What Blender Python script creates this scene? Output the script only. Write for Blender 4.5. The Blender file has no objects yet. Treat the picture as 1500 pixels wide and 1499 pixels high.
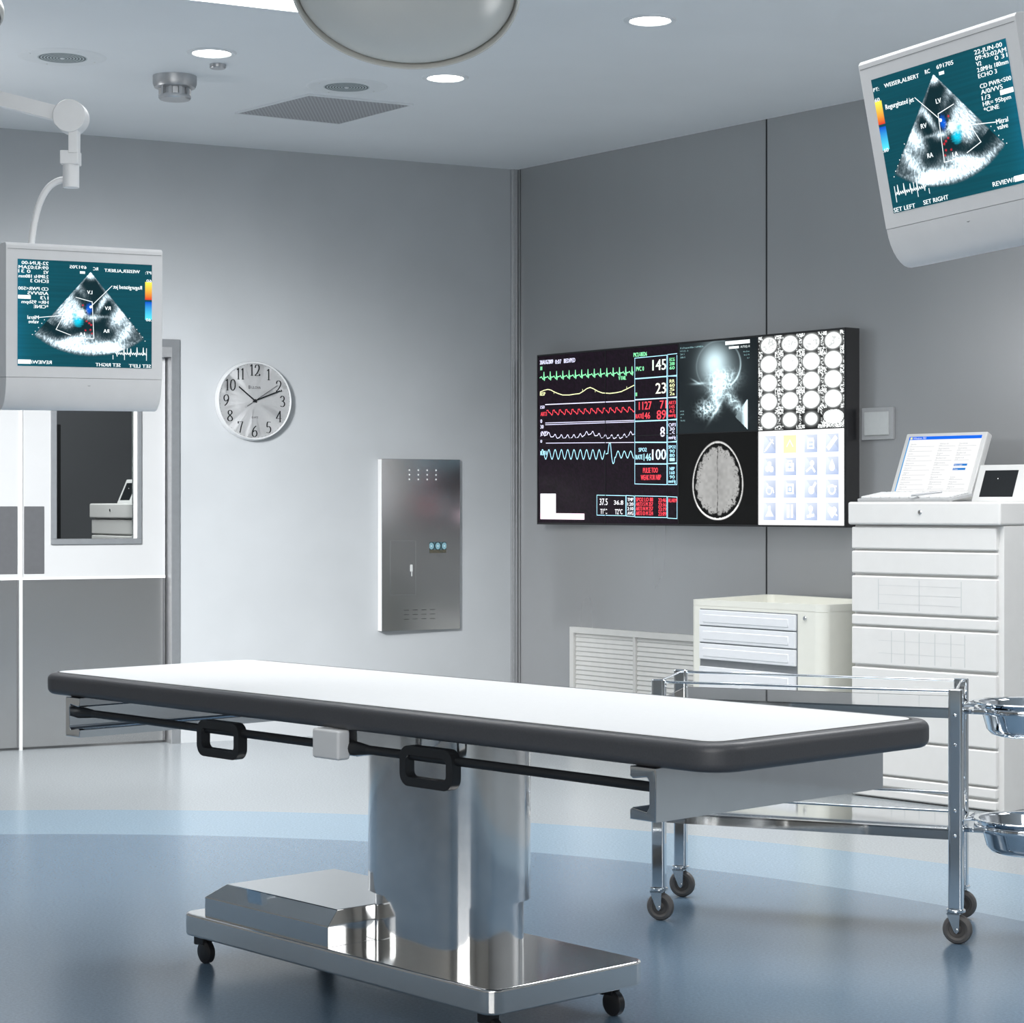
import bpy, bmesh, math, random
import numpy as np
from mathutils import Matrix, Vector

random.seed(7)
RNG = np.random.default_rng(11)
SC = bpy.context.scene
COL = SC.collection
PI = math.pi
R = math.radians

# ------------------------------------------------------------------ colour
def lin(c):
    c = np.clip(np.asarray(c, float), 0, 1)
    return np.where(c <= 0.04045, c / 12.92, ((c + 0.055) / 1.055) ** 2.4)

def srgb(r, g, b):
    return tuple(float(v) for v in lin((r / 255., g / 255., b / 255.)))

# ------------------------------------------------------------------ materials
def newmat(name):
    m = bpy.data.materials.new(name)
    m.use_nodes = True
    nt = m.node_tree
    b = nt.nodes['Principled BSDF']
    return m, nt, b

def mat(name, col, rough=0.5, metal=0.0, noise=0.0, nscale=40., bump=0.0, coat=0.0, spec=0.5, rvar=0.0, stretch=(1, 1, 1)):
    """Principled with a noise driving colour, roughness and bump."""
    m, nt, b = newmat(name)
    b.inputs['Metallic'].default_value = metal
    b.inputs['Roughness'].default_value = rough
    b.inputs['Specular IOR Level'].default_value = spec
    b.inputs['Coat Weight'].default_value = coat
    b.inputs['Coat Roughness'].default_value = 0.08
    tc = nt.nodes.new('ShaderNodeTexCoord')
    mp = nt.nodes.new('ShaderNodeMapping')
    mp.inputs['Scale'].default_value = stretch
    nz = nt.nodes.new('ShaderNodeTexNoise')
    nz.inputs['Scale'].default_value = nscale
    nz.inputs['Detail'].default_value = 3
    nt.links.new(tc.outputs['Object'], mp.inputs['Vector'])
    nt.links.new(mp.outputs['Vector'], nz.inputs['Vector'])
    rp = nt.nodes.new('ShaderNodeMapRange')
    rp.inputs['From Min'].default_value = 0.3
    rp.inputs['From Max'].default_value = 0.7
    rp.inputs['To Min'].default_value = 1 - noise
    rp.inputs['To Max'].default_value = 1 + noise
    nt.links.new(nz.outputs['Fac'], rp.inputs['Value'])
    mx = nt.nodes.new('ShaderNodeVectorMath')
    mx.operation = 'SCALE'
    mx.inputs[0].default_value = col
    nt.links.new(rp.outputs['Result'], mx.inputs['Scale'])
    nt.links.new(mx.outputs['Vector'], b.inputs['Base Color'])
    if rvar:
        r2 = nt.nodes.new('ShaderNodeMapRange')
        r2.inputs['From Min'].default_value = 0.3
        r2.inputs['From Max'].default_value = 0.7
        r2.inputs['To Min'].default_value = max(0.02, rough - rvar)
        r2.inputs['To Max'].default_value = rough + rvar
        nt.links.new(nz.outputs['Fac'], r2.inputs['Value'])
        nt.links.new(r2.outputs['Result'], b.inputs['Roughness'])
    if bump:
        bp = nt.nodes.new('ShaderNodeBump')
        bp.inputs['Strength'].default_value = bump
        bp.inputs['Distance'].default_value = 0.002
        nt.links.new(nz.outputs['Fac'], bp.inputs['Height'])
        nt.links.new(bp.outputs['Normal'], b.inputs['Normal'])
    return m

def emis(name, col, s):
    m, nt, b = newmat(name)
    b.inputs['Base Color'].default_value = (*col, 1)
    b.inputs['Emission Color'].default_value = (*col, 1)
    b.inputs['Emission Strength'].default_value = s
    return m

def screen_mat(name, s):
    m, nt, b = newmat(name)
    a = nt.nodes.new('ShaderNodeAttribute')
    a.attribute_name = 'Col'
    b.inputs['Base Color'].default_value = (0.01, 0.01, 0.01, 1)
    b.inputs['Roughness'].default_value = 0.35
    b.inputs['Specular IOR Level'].default_value = 0.08
    nt.links.new(a.outputs['Color'], b.inputs['Emission Color'])
    b.inputs['Emission Strength'].default_value = s
    return m

def floor_mat():
    m, nt, b = newmat('speckled_vinyl')
    N, L = nt.nodes, nt.links
    g = N.new('ShaderNodeNewGeometry')
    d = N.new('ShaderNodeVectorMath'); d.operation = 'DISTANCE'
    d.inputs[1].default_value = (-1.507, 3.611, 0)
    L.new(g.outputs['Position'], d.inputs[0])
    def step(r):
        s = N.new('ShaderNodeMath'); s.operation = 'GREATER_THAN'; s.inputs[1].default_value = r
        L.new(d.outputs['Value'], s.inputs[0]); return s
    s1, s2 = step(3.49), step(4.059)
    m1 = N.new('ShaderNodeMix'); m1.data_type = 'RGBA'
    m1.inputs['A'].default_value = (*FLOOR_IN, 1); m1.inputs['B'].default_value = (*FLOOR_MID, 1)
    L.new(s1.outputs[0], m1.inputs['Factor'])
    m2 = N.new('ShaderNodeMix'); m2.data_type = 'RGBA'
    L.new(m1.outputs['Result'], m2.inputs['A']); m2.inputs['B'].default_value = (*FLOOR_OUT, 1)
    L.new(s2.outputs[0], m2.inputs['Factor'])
    nz = N.new('ShaderNodeTexNoise'); nz.inputs['Scale'].default_value = 130; nz.inputs['Detail'].default_value = 4
    nz.inputs['Roughness'].default_value = 0.75
    L.new(g.outputs['Position'], nz.inputs['Vector'])
    mr = N.new('ShaderNodeMapRange'); mr.inputs['From Min'].default_value = 0.3; mr.inputs['From Max'].default_value = 0.7
    mr.inputs['To Min'].default_value = 0.8; mr.inputs['To Max'].default_value = 1.2
    L.new(nz.outputs['Fac'], mr.inputs['Value'])
    sc = N.new('ShaderNodeVectorMath'); sc.operation = 'SCALE'
    L.new(m2.outputs['Result'], sc.inputs[0]); L.new(mr.outputs['Result'], sc.inputs['Scale'])
    L.new(sc.outputs['Vector'], b.inputs['Base Color'])
    b.inputs['Roughness'].default_value = 0.22
    b.inputs['Specular IOR Level'].default_value = 0.45
    bp = N.new('ShaderNodeBump'); bp.inputs['Strength'].default_value = 0.06; bp.inputs['Distance'].default_value = 0.001
    L.new(nz.outputs['Fac'], bp.inputs['Height']); L.new(bp.outputs['Normal'], b.inputs['Normal'])
    return m

def dots_mat(name, base, hole, pitch, rad, metal=0.0):
    """round perforations in a square grid, in the part's own coordinates"""
    m, nt, b = newmat(name)
    N, L = nt.nodes, nt.links
    tc = N.new('ShaderNodeTexCoord')
    s = N.new('ShaderNodeVectorMath'); s.operation = 'SCALE'; s.inputs['Scale'].default_value = 1 / pitch
    L.new(tc.outputs['Object'], s.inputs[0])
    f = N.new('ShaderNodeVectorMath'); f.operation = 'FRACTION'; L.new(s.outputs['Vector'], f.inputs[0])
    mul = N.new('ShaderNodeVectorMath'); mul.operation = 'MULTIPLY'; mul.inputs[1].default_value = (1, 1, 0)
    L.new(f.outputs['Vector'], mul.inputs[0])
    d = N.new('ShaderNodeVectorMath'); d.operation = 'DISTANCE'; d.inputs[1].default_value = (0.5, 0.5, 0)
    L.new(mul.outputs['Vector'], d.inputs[0])
    c = N.new('ShaderNodeMath'); c.operation = 'LESS_THAN'; c.inputs[1].default_value = rad
    L.new(d.outputs['Value'], c.inputs[0])
    mx = N.new('ShaderNodeMix'); mx.data_type = 'RGBA'
    mx.inputs['A'].default_value = (*base, 1); mx.inputs['B'].default_value = (*hole, 1)
    L.new(c.outputs[0], mx.inputs['Factor']); L.new(mx.outputs['Result'], b.inputs['Base Color'])
    b.inputs['Roughness'].default_value = 0.5; b.inputs['Metallic'].default_value = metal
    return m

def rings_mat(name, base, hole, pitch):
    m, nt, b = newmat(name)
    N, L = nt.nodes, nt.links
    tc = N.new('ShaderNodeTexCoord')
    ln = N.new('ShaderNodeVectorMath'); ln.operation = 'LENGTH'
    mul = N.new('ShaderNodeVectorMath'); mul.operation = 'MULTIPLY'; mul.inputs[1].default_value = (1, 1, 0)
    L.new(tc.outputs['Object'], mul.inputs[0]); L.new(mul.outputs['Vector'], ln.inputs[0])
    dv = N.new('ShaderNodeMath'); dv.operation = 'DIVIDE'; dv.inputs[1].default_value = pitch
    L.new(ln.outputs['Value'], dv.inputs[0])
    fr = N.new('ShaderNodeMath'); fr.operation = 'FRACT'; L.new(dv.outputs[0], fr.inputs[0])
    c = N.new('ShaderNodeMath'); c.operation = 'LESS_THAN'; c.inputs[1].default_value = 0.58
    L.new(fr.outputs[0], c.inputs[0])
    mx = N.new('ShaderNodeMix'); mx.data_type = 'RGBA'
    mx.inputs['A'].default_value = (*base, 1); mx.inputs['B'].default_value = (*hole, 1)
    L.new(c.outputs[0], mx.inputs['Factor']); L.new(mx.outputs['Result'], b.inputs['Base Color'])
    b.inputs['Roughness'].default_value = 0.6
    return m

def glass_mat():
    m, nt, b = newmat('clear_glass')
    b.inputs['Base Color'].default_value = (0.85, 0.9, 0.9, 1)
    b.inputs['Roughness'].default_value = 0.02
    b.inputs['Transmission Weight'].default_value = 1.0
    b.inputs['IOR'].default_value = 1.1
    return m

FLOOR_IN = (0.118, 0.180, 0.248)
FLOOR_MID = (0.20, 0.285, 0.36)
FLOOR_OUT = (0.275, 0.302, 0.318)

M = dict(
    wall_l=mat('painted_plaster', (0.440, 0.462, 0.480), 0.5, noise=0.04, nscale=2.5, bump=0.03, spec=0.3),
    wall_r=mat('grey_wall_laminate', (0.42, 0.43, 0.44), 0.27, metal=0.45, noise=0.015, nscale=3, rvar=0.004, stretch=(1, 1, 0.2)),
    wall_b=mat('warm_plaster', (0.62, 0.58, 0.53), 0.7, noise=0.03, nscale=2),
    ceil=mat('ceiling_paint', (0.78, 0.81, 0.835), 0.5, noise=0.025, nscale=1.5, spec=0.35),
    floor=floor_mat(),
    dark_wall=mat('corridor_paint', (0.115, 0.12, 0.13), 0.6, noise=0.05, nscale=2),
    chrome=mat('chrome', (0.76, 0.80, 0.84), 0.05, 1.0, noise=0.02, nscale=30),
    chrome2=mat('polished_steel', (0.74, 0.75, 0.76), 0.10, 1.0, noise=0.03, nscale=20, rvar=0.03),
    base=mat('satin_base_steel', (0.78, 0.775, 0.76), 0.10, 0.93, noise=0.02, nscale=40),
    mirror=mat('mirror_polished_steel', (0.72, 0.73, 0.735), 0.05, 1.0, noise=0.01, nscale=10),
    brushed=mat('brushed_steel', (0.60, 0.60, 0.60), 0.20, 1.0, noise=0.05, nscale=900),
    kick=mat('satin_steel_sheet', (0.60, 0.60, 0.60), 0.27, 1.0, noise=0.03, nscale=700),
    satin=mat('satin_metal', (0.50, 0.51, 0.525), 0.38, 0.8, noise=0.04, nscale=60),
    alu=mat('anodised_frame', (0.27, 0.285, 0.30), 0.42, 0.6, noise=0.04, nscale=40),
    white_pl=mat('white_plastic', (0.78, 0.785, 0.785), 0.35, noise=0.015, nscale=20),
    mon_white=mat('monitor_plastic', (0.82, 0.825, 0.83), 0.42, noise=0.015, nscale=20),
    arm_white=mat('arm_enamel', (0.86, 0.87, 0.875), 0.35, noise=0.02, nscale=20),
    cab_white=mat('cabinet_enamel', (0.78, 0.775, 0.76), 0.35, noise=0.012, nscale=20),
    cream=mat('cream_plastic', (0.80, 0.80, 0.73), 0.4, noise=0.015, nscale=20),
    drawer_w=mat('pale_drawer_plastic', (0.80, 0.82, 0.85), 0.4, noise=0.015, nscale=20),
    lamp=mat('lamp_enamel', (0.64, 0.635, 0.595), 0.26, noise=0.01, nscale=10),
    pad=mat('charcoal_rubber', (0.068, 0.069, 0.075), 0.40, noise=0.08, nscale=300, bump=0.05),
    mattop=mat('white_table_top', (0.83, 0.84, 0.845), 0.45, noise=0.01, nscale=60),
    black=mat('black_rubber', (0.013, 0.014, 0.016), 0.5, noise=0.08, nscale=200),
    dark=mat('dark_plastic', (0.02, 0.02, 0.022), 0.3, noise=0.05, nscale=100),
    tyre=mat('grey_tyre', (0.125, 0.118, 0.114), 0.5, noise=0.06, nscale=120),
    hub=mat('dark_hub', (0.085, 0.078, 0.074), 0.4, noise=0.05, nscale=120),
    door_w=mat('white_door_laminate', (0.46, 0.47, 0.478), 0.3, noise=0.01, nscale=10),
    door_g=mat('grey_door_plate', (0.085, 0.088, 0.095), 0.4, noise=0.04, nscale=40),
    gap=mat('shadow_gap', (0.02, 0.021, 0.023), 0.7, noise=0.05, nscale=40),
    vent=mat('vent_enamel', (0.70, 0.70, 0.68), 0.45, noise=0.02, nscale=30),
    grille=dots_mat('perforated_ceiling_plate', (0.40, 0.41, 0.43), (0.23, 0.235, 0.245), 0.0145, 0.36),
    rings=rings_mat('speaker_ring_grille', (0.50, 0.56, 0.57), (0.10, 0.125, 0.135), 0.0115),
    white_ceil=mat('ceiling_fitting_enamel', (0.74, 0.77, 0.79), 0.4, noise=0.015, nscale=20),
    glow=emis('downlight_lens', (1.0, 0.985, 0.95), 9.0),
    glow2=emis('light_panel_diffuser', (1.0, 0.99, 0.97), 7.0),
    screen=screen_mat('lit_screen', 1.15),
    wall_screen=screen_mat('lit_wall_screen', 1.35),
    desk_screen=screen_mat('lit_desk_screen', 1.1),
    clockface=mat('silver_dial', (0.72, 0.73, 0.74), 0.35, 0.25, noise=0.02, nscale=80),
    ink=mat('black_ink', (0.012, 0.014, 0.016), 0.5, noise=0.05, nscale=50, spec=0.15),
    desk_pl=mat('desk_device_plastic', (0.60, 0.605, 0.60), 0.42, noise=0.015, nscale=20),
    glass=glass_mat(),
    switch=mat('switch_grey', (0.42, 0.43, 0.44), 0.5, noise=0.02, nscale=60),
    switch2=mat('switch_plate', (0.58, 0.60, 0.60), 0.4, noise=0.02, nscale=60),
)

# ------------------------------------------------------------------ mesh helpers
class MB:
    def __init__(s):
        s.bm = bmesh.new()
    def add(s, verts, faces, T=None):
        vs = [s.bm.verts.new((T @ Vector(v)) if T else Vector(v)) for v in verts]
        out = []
        for f in faces:
            try:
                out.append(s.bm.faces.new([vs[i] for i in f]))
            except ValueError:
                pass
        return vs, out
    def box(s, x0, x1, y0, y1, z0, z1, bev=0.0, seg=2, T=None):
        b = bmesh.new()
        v = [b.verts.new(p) for p in ((x0, y0, z0), (x1, y0, z0), (x1, y1, z0), (x0, y1, z0), (x0, y0, z1), (x1, y0, z1), (x1, y1, z1), (x0, y1, z1))]
        for f in ((3, 2, 1, 0), (4, 5, 6, 7), (0, 1, 5, 4), (1, 2, 6, 5), (2, 3, 7, 6), (3, 0, 4, 7)):
            b.faces.new([v[i] for i in f])
        if bev:
            bmesh.ops.bevel(b, geom=list(b.edges), offset=bev, segments=seg, profile=0.5, affect='EDGES', clamp_overlap=True)
        s._merge(b, T)
        return s
    def _merge(s, b, T=None):
        b.verts.index_update()
        vs = [s.bm.verts.new((T @ v.co) if T else v.co) for v in b.verts]
        for f in b.faces:
            try:
                s.bm.faces.new([vs[v.index] for v in f.verts])
            except ValueError:
                pass
        b.free()
    def prism(s, poly, z0, z1, bev=0.0, seg=2, T=None, which='all'):
        """vertical prism over a ccw plan polygon; bevel only cap edges when which='caps'"""
        b = bmesh.new()
        lo = [b.verts.new((p[0], p[1], z0)) for p in poly]
        hi = [b.verts.new((p[0], p[1], z1)) for p in poly]
        n = len(poly)
        b.faces.new(lo[::-1]); b.faces.new(hi)
        for i in range(n):
            b.faces.new([lo[i], lo[(i + 1) % n], hi[(i + 1) % n], hi[i]])
        if bev:
            b.edges.ensure_lookup_table()
            if which == 'caps':
                ed = [e for e in b.edges if abs(e.verts[0].co.z - e.verts[1].co.z) < 1e-6]
            elif which == 'top':
                ed = [e for e in b.edges if abs(e.verts[0].co.z - z1) < 1e-6 and abs(e.verts[1].co.z - z1) < 1e-6]
            else:
                ed = list(b.edges)
            bmesh.ops.bevel(b, geom=ed, offset=bev, segments=seg, profile=0.5, affect='EDGES', clamp_overlap=True)
        s._merge(b, T)
        return s
    def slab(s, w, d, r, z0, z1, f, cx=0, cy=0, T=None, n=5, seg=8, bottom=True):
        """rounded-rectangle slab whose top (and bottom) edges are rounded with radius f"""
        loops = []
        if bottom:
            for k in range(n + 1):
                a = R(90 * k / n); loops.append((f * (1 - math.sin(a)), z0 + f * (1 - math.cos(a))))
        else:
            loops.append((0.0, z0))
        for k in range(n + 1):
            a = R(90 * k / n); loops.append((f * (1 - math.cos(a)), z1 - f * (1 - math.sin(a))))
        vs, fs, m = [], [], 0
        for (ins, z) in loops:
            p = rrect(w - 2 * ins, d - 2 * ins, max(r - ins, 0.0005), seg, cx, cy); m = len(p)
            vs += [(q[0], q[1], z) for q in p]
        for i in range(len(loops) - 1):
            for k in range(m):
                fs.append((i * m + k, i * m + (k + 1) % m, (i + 1) * m + (k + 1) % m, (i + 1) * m + k))
        fs.append(tuple(range(m - 1, -1, -1))); fs.append(tuple((len(loops) - 1) * m + k for k in range(m)))
        s.add(vs, fs, T)
        return s
    def lathe(s, prof, n=48, T=None, close=False):
        """profile of (r, z) turned about Z"""
        verts, faces = [], []
        for (r, z) in prof:
            for k in range(n):
                a = 2 * PI * k / n
                verts.append((r * math.cos(a), r * math.sin(a), z))
        m = len(prof)
        for i in range(m - 1 + (1 if close else 0)):
            for k in range(n):
                a, b_ = i * n + k, i * n + (k + 1) % n
                c, d = ((i + 1) % m) * n + (k + 1) % n, ((i + 1) % m) * n + k
                faces.append((a, b_, c, d))
        if not close:
            if prof[0][0] > 1e-6: faces.append(tuple(range(n - 1, -1, -1)))
            if prof[-1][0] > 1e-6: faces.append(tuple((m - 1) * n + k for k in range(n)))
        s.add(verts, faces, T)
        return s
    def cyl(s, p0, p1, r, n=24, r1=None, T=None):
        s.tube([p0, p1], r, n, r1=r1, T=T)
        return s
    def tube(s, pts, r, n=12, closed=False, r1=None, T=None):
        pts = [Vector(p) for p in pts]
        m = len(pts)
        verts, faces = [], []
        prev = None
        for i, p in enumerate(pts):
            if closed:
                t = (pts[(i + 1) % m] - pts[i - 1]).normalized()
            else:
                t = (pts[min(i + 1, m - 1)] - pts[max(i - 1, 0)]).normalized()
            if prev is None:
                a = Vector((0, 0, 1)) if abs(t.z) < 0.9 else Vector((1, 0, 0))
                nx = t.cross(a).normalized()
            else:
                nx = (prev - t * prev.dot(t)).normalized()
            prev = nx
            ny = t.cross(nx)
            rr = r if r1 is None else r + (r1 - r) * i / (m - 1)
            for k in range(n):
                a = 2 * PI * k / n
                verts.append(tuple(p + nx * rr * math.cos(a) + ny * rr * math.sin(a)))
        for i in range(m - (0 if closed else 1)):
            j = (i + 1) % m
            for k in range(n):
                faces.append((i * n + k, i * n + (k + 1) % n, j * n + (k + 1) % n, j * n + k))
        if not closed:
            faces.append(tuple(range(n - 1, -1, -1)))
            faces.append(tuple((m - 1) * n + k for k in range(n)))
        s.add(verts, faces, T)
        return s
    def build(s, name, material, parent=None, smooth=True, loc=None, M_=None):
        bmesh.ops.recalc_face_normals(s.bm, faces=list(s.bm.faces))
        me = bpy.data.meshes.new(name)
        s.bm.to_mesh(me); s.bm.free()
        me.materials.append(material)
        if smooth:
            me.shade_smooth()
            me.set_sharp_from_angle(angle=R(38))
        o = bpy.data.objects.new(name, me)
        COL.objects.link(o)
        if smooth:
            wn = o.modifiers.new('weighted', 'WEIGHTED_NORMAL'); wn.keep_sharp = True; wn.weight = 90
        if parent: o.parent = parent
        if loc: o.location = loc
        if M_ is not None: o.matrix_local = M_
        return o

def rrect(w, d, r, seg=6, cx=0, cy=0):
    pts = []
    for (sx, sy, a0) in ((1, -1, -90), (1, 1, 0), (-1, 1, 90), (-1, -1, 180)):
        for k in range(seg + 1):
            a = R(a0 + 90 * k / seg)
            pts.append((cx + sx * (w / 2 - r) + r * math.cos(a), cy + sy * (d / 2 - r) + r * math.sin(a)))
    return pts

def superell(a, b, p=3.0, n=72):
    out = []
    for k in range(n):
        t = 2 * PI * k / n
        c, s_ = math.cos(t), math.sin(t)
        out.append((a * math.copysign(abs(c) ** (2 / p), c), b * math.copysign(abs(s_) ** (2 / p), s_)))
    return out

def tag(o, label=None, cat=None, group=None, kind=None):
    if label: o['label'] = label
    if cat: o['category'] = cat
    if group: o['group'] = group
    if kind: o['kind'] = kind
    return o

def thing(name, label, cat, loc=(0, 0, 0), rz=0.0, group=None, rot=None):
    o = bpy.data.objects.new(name, None)
    COL.objects.link(o)
    o.empty_display_size = 0.05
    o.location = loc
    o.rotation_euler = rot if rot else (0, 0, rz)
    return tag(o, label, cat, group)

def dup(src, loc, rz, label, group=None):
    def cp(o, par):
        c = o.copy(); COL.objects.link(c); c.parent = par
        for ch in list(o.children): cp(ch, c)
        return c
    r = cp(src, None)
    r.location = loc; r.rotation_euler = (0, 0, rz)
    r['label'] = label
    if group: r['group'] = group
    return r

# text outlines ------------------------------------------------------
_tc = {}
def text_geo(s_):
    if s_ in _tc: return _tc[s_]
    cu = bpy.data.curves.new('t', 'FONT')
    cu.body = s_; cu.size = 1.0; cu.resolution_u = 2
    o = bpy.data.objects.new('t', cu); COL.objects.link(o)
    dg = bpy.context.evaluated_depsgraph_get()
    ev = o.evaluated_get(dg)
    me = ev.to_mesh()
    v = [(p.co.x, p.co.y) for p in me.vertices]
    f = [tuple(p.vertices) for p in me.polygons]
    ev.to_mesh_clear()
    bpy.data.objects.remove(o); bpy.data.curves.remove(cu)
    _tc[s_] = (v, f)
    return v, f

class Screen:
    """flat picture in (x right, y up, layer toward the viewer = -Y local): a coloured grid plus line-work and lettering"""
    def __init__(s, mirror=False):
        s.v, s.f, s.c, s.m = [], [], [], (-1 if mirror else 1)
    def grid(s, x0, x1, y0, y1, img, layer=0.0):
        """img[row from the top, column] in display colour values 0..1+ (linear already)"""
        ny, nx = img.shape[:2]
        base = len(s.v)
        for j in range(ny):
            for i in range(nx):
                s.v.append((s.m * (x0 + (x1 - x0) * i / (nx - 1)), -layer, y1 + (y0 - y1) * j / (ny - 1)))
                s.c.append((*img[j, i], 1))
        for j in range(ny - 1):
            for i in range(nx - 1):
                a = base + j * nx + i
                s.f.append((a, a + nx, a + nx + 1, a + 1))
    def poly(s, pts, col, layer=0.0006):
        b = len(s.v)
        for p in pts:
            s.v.append((s.m * p[0], -layer, p[1])); s.c.append((*col, 1))
        s.f.append(tuple(range(b, b + len(pts))))
    def rect(s, x0, x1, y0, y1, col, layer=0.0006):
        s.poly([(x0, y0), (x1, y0), (x1, y1), (x0, y1)], col, layer)
    def line(s, pts, w, col, layer=0.0006, closed=False):
        pts = list(pts) + ([pts[0]] if closed else [])
        n = len(pts)
        nm = []
        for i in range(n - 1):
            dx, dy = pts[i + 1][0] - pts[i][0], pts[i + 1][1] - pts[i][1]
            l = math.hypot(dx, dy) or 1e-9
            ex, ey = dx / l * w / 2, dy / l * w / 2
            nx, ny = -ey, ex
            a, c = pts[i], pts[i + 1]
            s.poly([(a[0] - ex + nx, a[1] - ey + ny), (a[0] - ex - nx, a[1] - ey - ny), (c[0] + ex - nx, c[1] + ey - ny), (c[0] + ex + nx, c[1] + ey + ny)], col, layer + 0.00001 * (i % 3))
    def box(s, x0, x1, y0, y1, w, col, layer=0.0006):
        s.line([(x0, y0), (x1, y0), (x1, y1), (x0, y1)], w, col, layer, True)
    def text(s, t, x, y, h, col, width=None, align='L', layer=0.0008, bold=0.0):
        v, f = text_geo(t)
        if not v: return
        xs = [p[0] for p in v]
        a, b_ = min(xs), max(xs)
        k = h / 0.70
        kx = k if width is None else width / (b_ - a)
        w = (b_ - a) * kx
        ox = x - {'L': 0, 'C': w / 2, 'R': w}[align]
        for db in ((0,) if not bold else (-bold, bold)):
            base = len(s.v)
            for p in v:
                s.v.append((s.m * (ox + (p[0] - a) * kx + db), -layer - (0.0001 if db > 0 else 0), y + p[1] * k)); s.c.append((*col, 1))
            for q in f: s.f.append(tuple(base + i for i in q))
    def build(s, name, material, parent, loc=(0, 0, 0), rot=(0, 0, 0)):
        me = bpy.data.meshes.new(name)
        me.from_pydata(s.v, [], s.f)
        at = me.color_attributes.new('Col', 'FLOAT_COLOR', 'POINT')
        at.data.foreach_set('color', np.array(s.c, dtype=np.float32).ravel())
        me.materials.append(material)
        o = bpy.data.objects.new(name, me); COL.objects.link(o)
        o.parent = parent; o.location = loc; o.rotation_euler = rot
        return o

# value noise in numpy
def vnoise(x, y, seed=0):
    r = np.random.default_rng(seed)
    T = r.random((256, 256))
    xi, yi = np.floor(x).astype(int), np.floor(y).astype(int)
    xf, yf = x - xi, y - yi
    xf, yf = xf * xf * (3 - 2 * xf), yf * yf * (3 - 2 * yf)
    g = lambda a, b: T[a % 256, b % 256]
    return (g(xi, yi) * (1 - xf) * (1 - yf) + g(xi + 1, yi) * xf * (1 - yf) + g(xi, yi + 1) * (1 - xf) * yf + g(xi + 1, yi + 1) * xf * yf)

def gauss(x, y, cx, cy, sx, sy, rot=0.0):
    c, s_ = math.cos(rot), math.sin(rot)
    dx, dy = x - cx, y - cy
    a, b = dx * c + dy * s_, -dx * s_ + dy * c
    return np.exp(-(a / sx) ** 2 - (b / sy) ** 2)

# ------------------------------------------------------------------ the room
CZ = 2.79
Cc = Vector((0.024, 10.627))
eL = Vector((-0.8907, -0.4545)); nL = Vector((0.4545, -0.8907))
eR = Vector((0.61456, -0.78887)); nR = Vector((-0.78887, -0.61456))
def frame(e, n, u, z, off=0.0):
    """matrix whose X runs along the wall (to the right as seen), Y points into the wall, Z up"""
    p = Cc + e * u + n * off
    x = e if e is eR else -e
    m = Matrix(((x.x, -n.x, 0, p.x), (x.y, -n.y, 0, p.y), (0, 0, 1, z), (0, 0, 0, 1)))
    return m
def LW(u, z, off=0.0): return frame(eL, nL, u, z, off)
def RW(u, z, off=0.0): return frame(eR, nR, u, z, off)

def struct(o): return tag(o, kind='structure')

# corners of the room, ceiling footprint
Lend = Cc + eL * 6.2
Rend = Cc + eR * 12.0
B1 = Vector((4.4, -3.2)); B2 = Vector((-5.6, -2.2))
foot = [tuple(Cc + Vector((0.15, 0.35))), tuple(Lend + Vector((-0.2, 0.2))), tuple(B2 + Vector((-.1, -.1))), tuple(B1 + Vector((.1, -.1))), tuple(Rend + Vector((0.2, 0.0)))]
b = MB(); b.prism(foot, -0.12, 0.0); struct(b.build('floor', M['floor'], smooth=False))
b = MB(); b.prism(foot, CZ, CZ + 0.12); struct(b.build('ceiling', M['ceil'], smooth=False))

# left wall, with the opening of the double door
b = MB()
DO0, DO1, DOZ = 1.80, 3.20, 1.837
b.box(-DO0, 0.16, 0, 0.14, 0, CZ)
b.box(-DO1, -DO0, 0, 0.14, DOZ, CZ)
b.box(-6.2, -DO1, 0, 0.14, 0, CZ)
o = b.build('wall_left', M['wall_l'], smooth=False, M_=LW(0, 0)); struct(o)
b = MB(); b.box(0.0, 12.0, 0, 0.14, 0, CZ); o = b.build('wall_right', M['wall_r'], smooth=False, M_=RW(0, 0)); struct(o)
def plainwall(name, p, q, m):
    d = (q - p); L = d.length; d.normalize()
    n = Vector((-d.y, d.x))
    bb = MB(); bb.box(0, L, -0.12, 0, 0, CZ)
    o = bb.build(name, m, smooth=False, M_=Matrix(((d.x, n.x, 0, p.x), (d.y, n.y, 0, p.y), (0, 0, 1, 0), (0, 0, 0, 1))))
    return struct(o)
plainwall('wall_front', B2, B1, M['wall_b'])
plainwall('wall_side', B1, Rend, M['wall_b'])
plainwall('wall_rear', Lend, B2, M['wall_b'])

# corner profile and the panel joint of the right wall
b = MB()
b.box(-0.035, 0.0, -0.012, 0.0, 0, CZ, 0.003)
b.box(-0.024, -0.018, -0.016, -0.012, 0, CZ)
b.box(-0.008, -0.003, -0.016, -0.012, 0, CZ)
struct(b.build('trim_1', M['satin'], smooth=False, M_=LW(0, 0)))
b = MB(); b.box(0.030, 0.0325, -0.0015, 0.0, 0, CZ); struct(b.build('trim_2', M['gap'], smooth=False, M_=RW(0, 0)))
b = MB(); b.box(-0.004, 0.004, -0.0015, 0.0, 0, CZ); struct(b.build('trim_3', M['gap'], smooth=False, M_=RW(1.768, 0)))

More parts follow.
